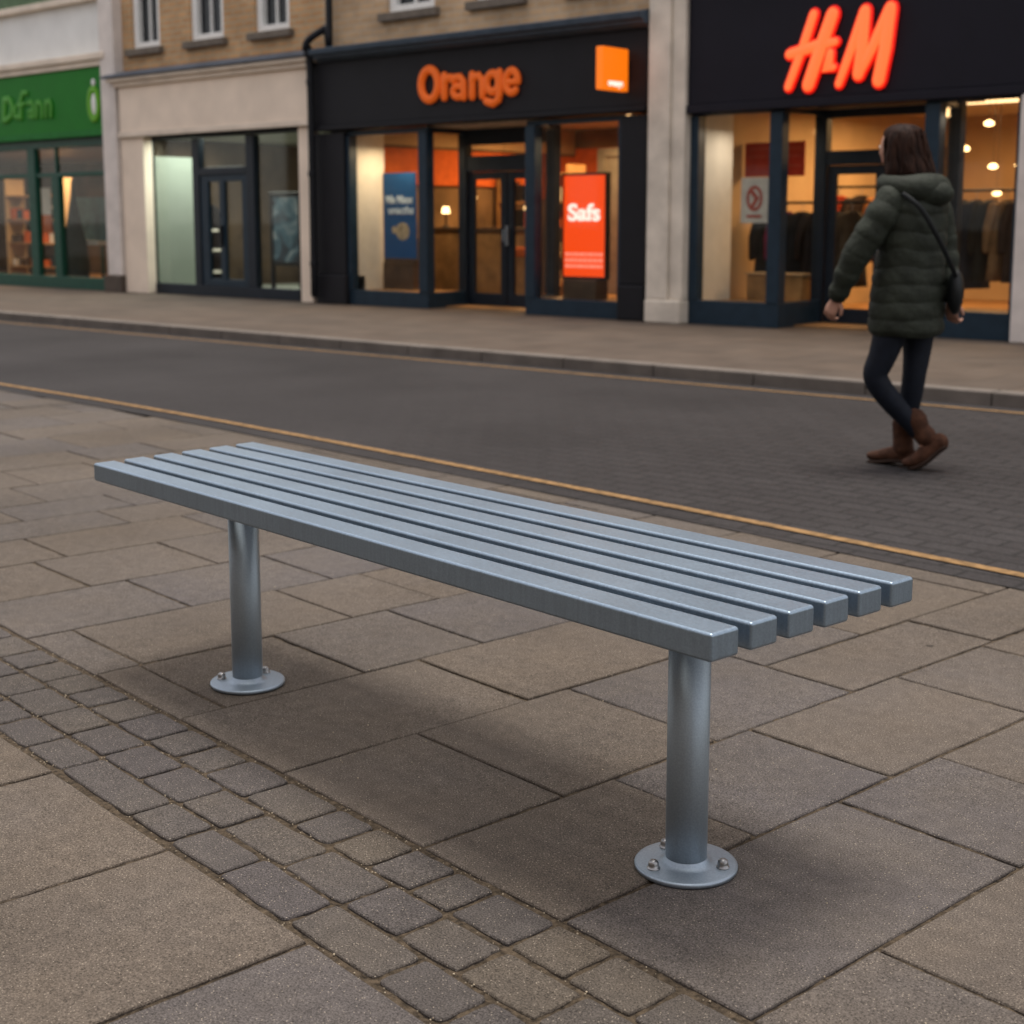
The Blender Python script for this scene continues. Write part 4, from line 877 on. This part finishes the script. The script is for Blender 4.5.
# body: one continuous skinned figure
def skin_body():
    J = {}; E = []; bmv = []
    def add(n, p, r, par=None):
        J[n] = len(bmv); bmv.append((p, r))
        if par: E.append((J[par], J[n]))
    add('pelvis', (-.0, 0, .86), .11); add('waist', (-.0, 0, 1.03), .10, 'pelvis'); add('chest', (-.0, 0, 1.22), .12, 'waist'); add('neck0', (-.02, .01, 1.36), .06, 'chest'); add('neck1', (-.04, .02, 1.44), .05, 'neck0'); 
    add('skull', (-.075, .035, 1.53), .070, 'neck1')
    add('ls', (-.12, -.13, 1.30), .05, 'chest'); add('le', (-.25, -.15, 1.055), .04, 'ls'); add('lw', (-.335, -.10, .845), .024, 'le')
    add('rs', (.10, .12, 1.30), .05, 'chest'); add('re', (.158, .155, 1.06), .04, 'rs'); add('rw', (.198, .095, .83), .022, 're')
    add('lh', (-.05, -.06, .80), .070, 'pelvis'); add('lk', (-.135, -.08, .47), .040, 'lh'); add('lc0', (-.112, -.078, .40), .036, 'lk'); add('lc', (-.045, -.064, .32), .034, 'lc0'); add('la', (.055, -.046, .19), .026, 'lc'); add('lf', (.105, -.05, .11), .022, 'la'); add('lt', (.06, -.047, .06), .016, 'lf')
    add('rh', (.05, .06, .80), .070, 'pelvis'); add('rk', (.038, .035, .47), .040, 'rh'); add('rc', (.018, .05, .30), .034, 'rk'); add('ra', (.0, .05, .12), .026, 'rc'); add('rf', (-.03, .065, .06), .020, 'ra'); add('rt', (-.09, .105, .045), .016, 'rf')
    me = bpy.data.meshes.new('body'); me.from_pydata([p for p, r in bmv], E, [])
    o = bpy.data.objects.new('tmp', me); C.objects.link(o)
    md = o.modifiers.new('s', 'SKIN'); 
    for i, (p, r) in enumerate(bmv): me.skin_vertices[0].data[i].radius = (r, r)
    me.skin_vertices[0].data[0].use_root = True
    o.modifiers.new('d', 'SUBSURF').levels = 2
    bpy.context.view_layer.update()
    r_ = bpy.data.meshes.new_from_object(o.evaluated_get(bpy.context.evaluated_depsgraph_get())); bpy.data.objects.remove(o); return r_
bodyme = skin_body()
bm = bmesh.new(); bm.from_mesh(bodyme); bpy.data.meshes.remove(bodyme)
# head with face, turned the way she walks
hc = Vector((-.082, .04, 1.550)); rotF = Matrix.Rotation(math.atan2(Fd.y, Fd.x), 3, 'Z')
hv = ellipsoid(bm, (0, 0, 0), (.092, .074, .112), 32, 24)
for v in hv:
    c = v.co
    if c.x > 0: 
        c.x += .016 * math.exp(-((c.y) / .014) ** 2 - ((c.z + .012) / .022) ** 2) * 1.3       # nose
        c.x -= .008 * math.exp(-((abs(c.y) - .03) / .014) ** 2 - ((c.z - .012) / .014) ** 2)  # eye sockets
        c.x += .005 * math.exp(-(c.y / .02) ** 2 - ((c.z + .05) / .012) ** 2)                   # lips
        c.x += .006 * math.exp(-(c.y / .02) ** 2 - ((c.z + .088) / .014) ** 2)                 # chin
    if c.z < -.02: c.y *= 1 - .28 * min(1, (-c.z - .02) / .09)
    v.co = hc + rotF @ c
for s in (-1, 1): ellipsoid(bm, hc + rotF @ Vector((-.005, s * .074, -.005)), (.018, .008, .03), 10, 8)
# hands: palm, four unequal fingers, thumb
def hand(bm, wrist, d, across, thumb):
    wv, d, a, th = Vector(wrist), Vector(d).normalized(), Vector(across).normalized(), Vector(thumb).normalized()
    tube(bm, [wv - d * .02, wv + d * .02, wv + d * .055, wv + d * .078], [(.024, .019), (.030, .017), (.037, .015), (.036, .012)], 14, side=a, cap=3)
    curl = th.cross(a); curl = a.cross(d); 
    if curl.dot(Vector((0, 1, 0))) < 0: curl = -curl
    for j, (o_, l_) in enumerate(((-.027, .062), (-.009, .074), (.009, .068), (.026, .052))):
        p = wv + d * .076 + a * o_
        l_ *= .82
        tube(bm, [p - d * .01, p + d * l_ * .42 + curl * .008, p + d * l_ * .60 + curl * .028, p + d * l_ * .42 + curl * .044], [.0085, .0082, .0075, .0066], 8, cap=2)
    p = wv + d * .02 + a * (-.026)
    tube(bm, [p, p - a * .022 + d * .022 + curl * .006, p - a * .028 + d * .048 + curl * .012], [.012, .0105, .0085], 8, cap=2)
hand(bm, (-.338, -.095, .838), (-.35, .1, -.75), (-.75, .5, .3), (-1, 0, 0))
hand(bm, (.199, .093, .825), (.05, .05, -1), (-.8, .6, 0), (-1, 0, 0))
body = link('body', bm, M['skin'], Pn, smooth=True)
for s in (-1, 1):
    bm = bmesh.new(); ellipsoid(bm, hc + rotF @ Vector((.078, s * .03, .012)), (.010, .012, .008), 10, 8); e_ = link('eye', bm, M['eye'], Pn, smooth=True)
    bm = bmesh.new(); ellipsoid(bm, hc + rotF @ Vector((.086, s * .03, .012)), (.004, .005, .005), 8, 6); link('iris', bm, M['pupil'], e_, smooth=True)
bm = bmesh.new(); ellipsoid(bm, hc + rotF @ Vector((.089, 0, -.052)), (.006, .020, .007), 12, 8); link('lips', bm, M['lips'], Pn, smooth=True)
# hair: shoulder length bob, open towards the face
bm = bmesh.new(); rings = []; seg = 40
bk = Fd * -.028
prof = [(1.668, .02), (1.664, .050), (1.650, .078), (1.622, .100), (1.585, .112), (1.54, .117), (1.50, .124), (1.46, .133), (1.43, .138), (1.405, .130), (1.395, .10)]
for i, (z, r) in enumerate(prof):
    row = []
    for k in range(seg):
        q = 2 * math.pi * k / seg; dd = Fd * math.cos(q) + Ld * math.sin(q)
        front = max(0, math.cos(q)); rr_ = r * (1 + .04 * math.sin(q * 7 + i * .35) + .035 * math.sin(q * 13 - i * .5) + .02 * math.sin(q * 23 + i))
        if z < 1.62: rr_ *= 1 - .62 * front ** 1.5
        c = hc + bk; row.append(bm.verts.new((c.x + dd.x * rr_ * (1.0 if z > 1.5 else 1.02) + max(0, 1.58 - z) * .16, c.y + dd.y * rr_, z - (.022 * math.sin(q * 5) + .012 * math.sin(q * 13) if i > 8 else 0))))
    rings.append(row)
for i in range(len(rings) - 1):
    for k in range(seg): bm.faces.new((rings[i][k], rings[i][(k + 1) % seg], rings[i + 1][(k + 1) % seg], rings[i + 1][k]))
bm.faces.new(rings[0]); bm.faces.new(rings[-1][::-1])
hr = link('hair', bm, M['hair'], Pn, smooth=True); hr.modifiers.new('s', 'SUBSURF').render_levels = 1
bm = bmesh.new()
for k in range(70):
    q = rnd.uniform(.55, 2 * math.pi - .55); dd = Fd * math.cos(q) + Ld * math.sin(q); c = hc + bk
    z0 = rnd.uniform(1.56, 1.64); z1 = rnd.uniform(1.36, 1.43); pts = []
    for j in range(6):
        f = j / 5; z = z0 * (1 - f) + z1 * f; rr_ = (.098 + .034 * f ** .8) * (1 + rnd.uniform(-.03, .05))
        if math.cos(q) > 0: rr_ *= 1 - .5 * math.cos(q) ** 1.5
        pts.append((c.x + dd.x * rr_ + max(0, 1.58 - z) * .16 + rnd.gauss(0, .003), c.y + dd.y * rr_ + rnd.gauss(0, .003), z))
    p, r = resample(pts, [.005, .007, .007, .006, .004, .002], 3); tube(bm, p, r, 6, cap=1)
link('hair_locks', bm, M['hair'], Pn, smooth=True)
# leggings
for n_, pts, rad in (('left', [(-.045, -.055, .84), (-.075, -.07, .70), (-.115, -.08, .56), (-.145, -.082, .47), (-.115, -.078, .40), (-.05, -.065, .32), (.03, -.05, .23), (.065, -.045, .185)], [.10, .084, .068, .060, .057, .054, .043, .038]),
                     ('right', [(.045, .055, .84), (.048, .055, .70), (.045, .045, .56), (.038, .035, .47), (.030, .04, .38), (.018, .05, .30), (.0, .05, .19), (-.002, .05, .14)], [.10, .082, .066, .058, .055, .052, .042, .038])):
    bm = bmesh.new(); p, r = resample(pts, rad, 5); tube(bm, p, r, 20, cap=2); link('legging', bm, M['denim'], Pn, smooth=True)
# ankle boots
def boot(shaft, foot, radf, side, sole_off):
    bm = bmesh.new(); p, r = resample(*shaft, 5); tube(bm, p, r, 18, cap=2); p, r = resample(foot, radf, 5); tube(bm, p, r, 18, side=side, cap=3)
    b_ = link('boot', bm, M['boot'], Pn, smooth=True)
    bm = bmesh.new(); so = Vector(sole_off); p, r = resample([Vector(q) + so for q in foot], [(a * 1.04, .014) for a, c in radf], 5); tube(bm, p, r, 18, side=side, cap=2)
    link('sole', bm, M['sole'], b_, smooth=True)
boot(([(.052, -.047, .25), (.075, -.045, .20), (.105, -.045, .165)], [.055, .049, .052]), [(.172, -.055, .148), (.135, -.05, .115), (.09, -.05, .07), (.045, -.045, .042), (.015, -.04, .036)], [(.037, .044), (.040, .047), (.044, .040), (.045, .030), (.033, .020)], (.3, 1, 0), (.022, 0, -.026))
boot(([(-.004, .05, .215), (-.004, .05, .15), (.0, .05, .09)], [.055, .049, .051]), [(.028, .045, .055), (-.01, .055, .06), (-.06, .085, .052), (-.115, .115, .040), (-.155, .14, .034)], [(.037, .046), (.040, .047), (.044, .038), (.045, .028), (.033, .020)], (.6, .8, 0), (0, 0, -.032))
# coat
bm = bmesh.new(); rings = []; seg = 36
ctr = [(0.655, -.010, .182, .150), (.685, -.012, .196, .164), (.76, -.014, .198, .166), (.90, -.008, .190, .160), (1.02, -.003, .178, .150), (1.15, .0, .182, .150), (1.26, .0, .190, .148), (1.33, .0, .170, .128), (1.38, -.005, .12, .10), (1.42, -.012, .085, .08)]
def ci(z):
    for i in range(len(ctr) - 1):
        if ctr[i][0] <= z <= ctr[i + 1][0]:
            f = (z - ctr[i][0]) / (ctr[i + 1][0] - ctr[i][0]); f = f * f * (3 - 2 * f) * .5 + f * .5
            return [ctr[i][k] * (1 - f) + ctr[i + 1][k] * f for k in (1, 2, 3)]
    return ctr[-1][1:]
zz = [.655 + (1.42 - .655) * i / 118 for i in range(119)]
for z in zz:
    cx, a, b = ci(z); row = []
    for k in range(seg):
        q = 2 * math.pi * k / seg
        sag = .006 * math.sin(q * 3 + z * 9) + .003 * math.sin(q * 7 + z * 31)
        puff = abs(math.sin(math.pi * (z + sag - .655) / .083)) ** .38 if z < 1.33 else .8
        k_ = .0105 * (puff - .6) + .004 * math.sin(q * 5 + z * 23) * math.sin(z * 41 + q * 2)
        dd = Ld * (math.cos(q) * (a + k_)) - Fd * (math.sin(q) * (b + k_))
        row.append(bm.verts.new((cx + dd.x, dd.y, z + .004 * math.sin(q * 4))))
    rings.append(row)
for i in range(len(rings) - 1):
    for k in range(seg): bm.faces.new((rings[i][k], rings[i][(k + 1) % seg], rings[i + 1][(k + 1) % seg], rings[i + 1][k]))
bm.faces.new(rings[0]); bm.faces.new(rings[-1][::-1])
def sleeve(bm, pts, rad, ph=0):
    p, r = resample(pts, rad, 16); L_ = 0; out = []
    for i in range(len(p)):
        if i: L_ += (p[i] - p[i - 1]).length
        k_ = .006 * (abs(math.sin(math.pi * (L_ + ph) / .085)) ** .38 - .6) + .003 * math.sin(L_ * 60); out.append((r[i][0] + k_, r[i][1] + k_))
    tube(bm, p, out, 20, cap=2)
sleeve(bm, [(-.085, -.10, 1.335), (-.125, -.135, 1.26), (-.185, -.15, 1.16), (-.248, -.15, 1.055), (-.295, -.13, .95), (-.332, -.105, .862)], [.070, .078, .073, .068, .058, .046])
sleeve(bm, [(.070, .09, 1.335), (.108, .125, 1.26), (.138, .15, 1.16), (.158, .155, 1.06), (.180, .13, .95), (.196, .10, .85)], [.068, .074, .068, .062, .054, .044], .03)
link('coat', bm, M['coat'], Pn, smooth=True)
# hood lying on the shoulders
bm = bmesh.new()
loop = []; rad = []
for i in range(29):
    q = 2 * math.pi * i / 28; back = -math.cos(q)                     # q=0 front
    dd = Fd * math.cos(q) * .112 + Ld * math.sin(q) * .138
    loop.append((dd.x - .010, dd.y, 1.385 - .035 * max(0, back) + .01 * math.cos(q * 2))); rad.append((.046 + .026 * max(0, back), .046 + .022 * max(0, back)))
tube(bm, loop, rad, 18, cap=0)
ellipsoid(bm, Vector((.018, -.04, 1.335)) - Fd * .050, (.128, .085, .072), 24, 16)
link('hood', bm, M['coat'], Pn, smooth=True)
# shoulder bag: a thing of her own carrying
bg_ = empty('shoulder_bag', (-3.13, 6.47, .004), R(25.9), label='small black shoulder bag on a long strap at the walking woman\'s right hip', category='bag')
bm = bmesh.new(); ellipsoid(bm, (.212, -.02, .875), (.040, .08, .115), 20, 14)
for v in bm.verts: v.co.z = .875 + (v.co.z - .875) * (1 if v.co.z < .9 else .9)
link('pouch', bm, M['bag'], bg_, smooth=True)
bm = bmesh.new(); p, r = resample([(-.05, -.185, 1.335), (.03, -.215, 1.27), (.095, -.195, 1.17), (.150, -.155, 1.07), (.192, -.11, .985), (.215, -.065, .93)], [(.012, .004)] * 6, 6); tube(bm, p, r, 8, side=(.6, 0, .6), cap=1)
link('strap', bm, M['bag'], bg_, smooth=True)
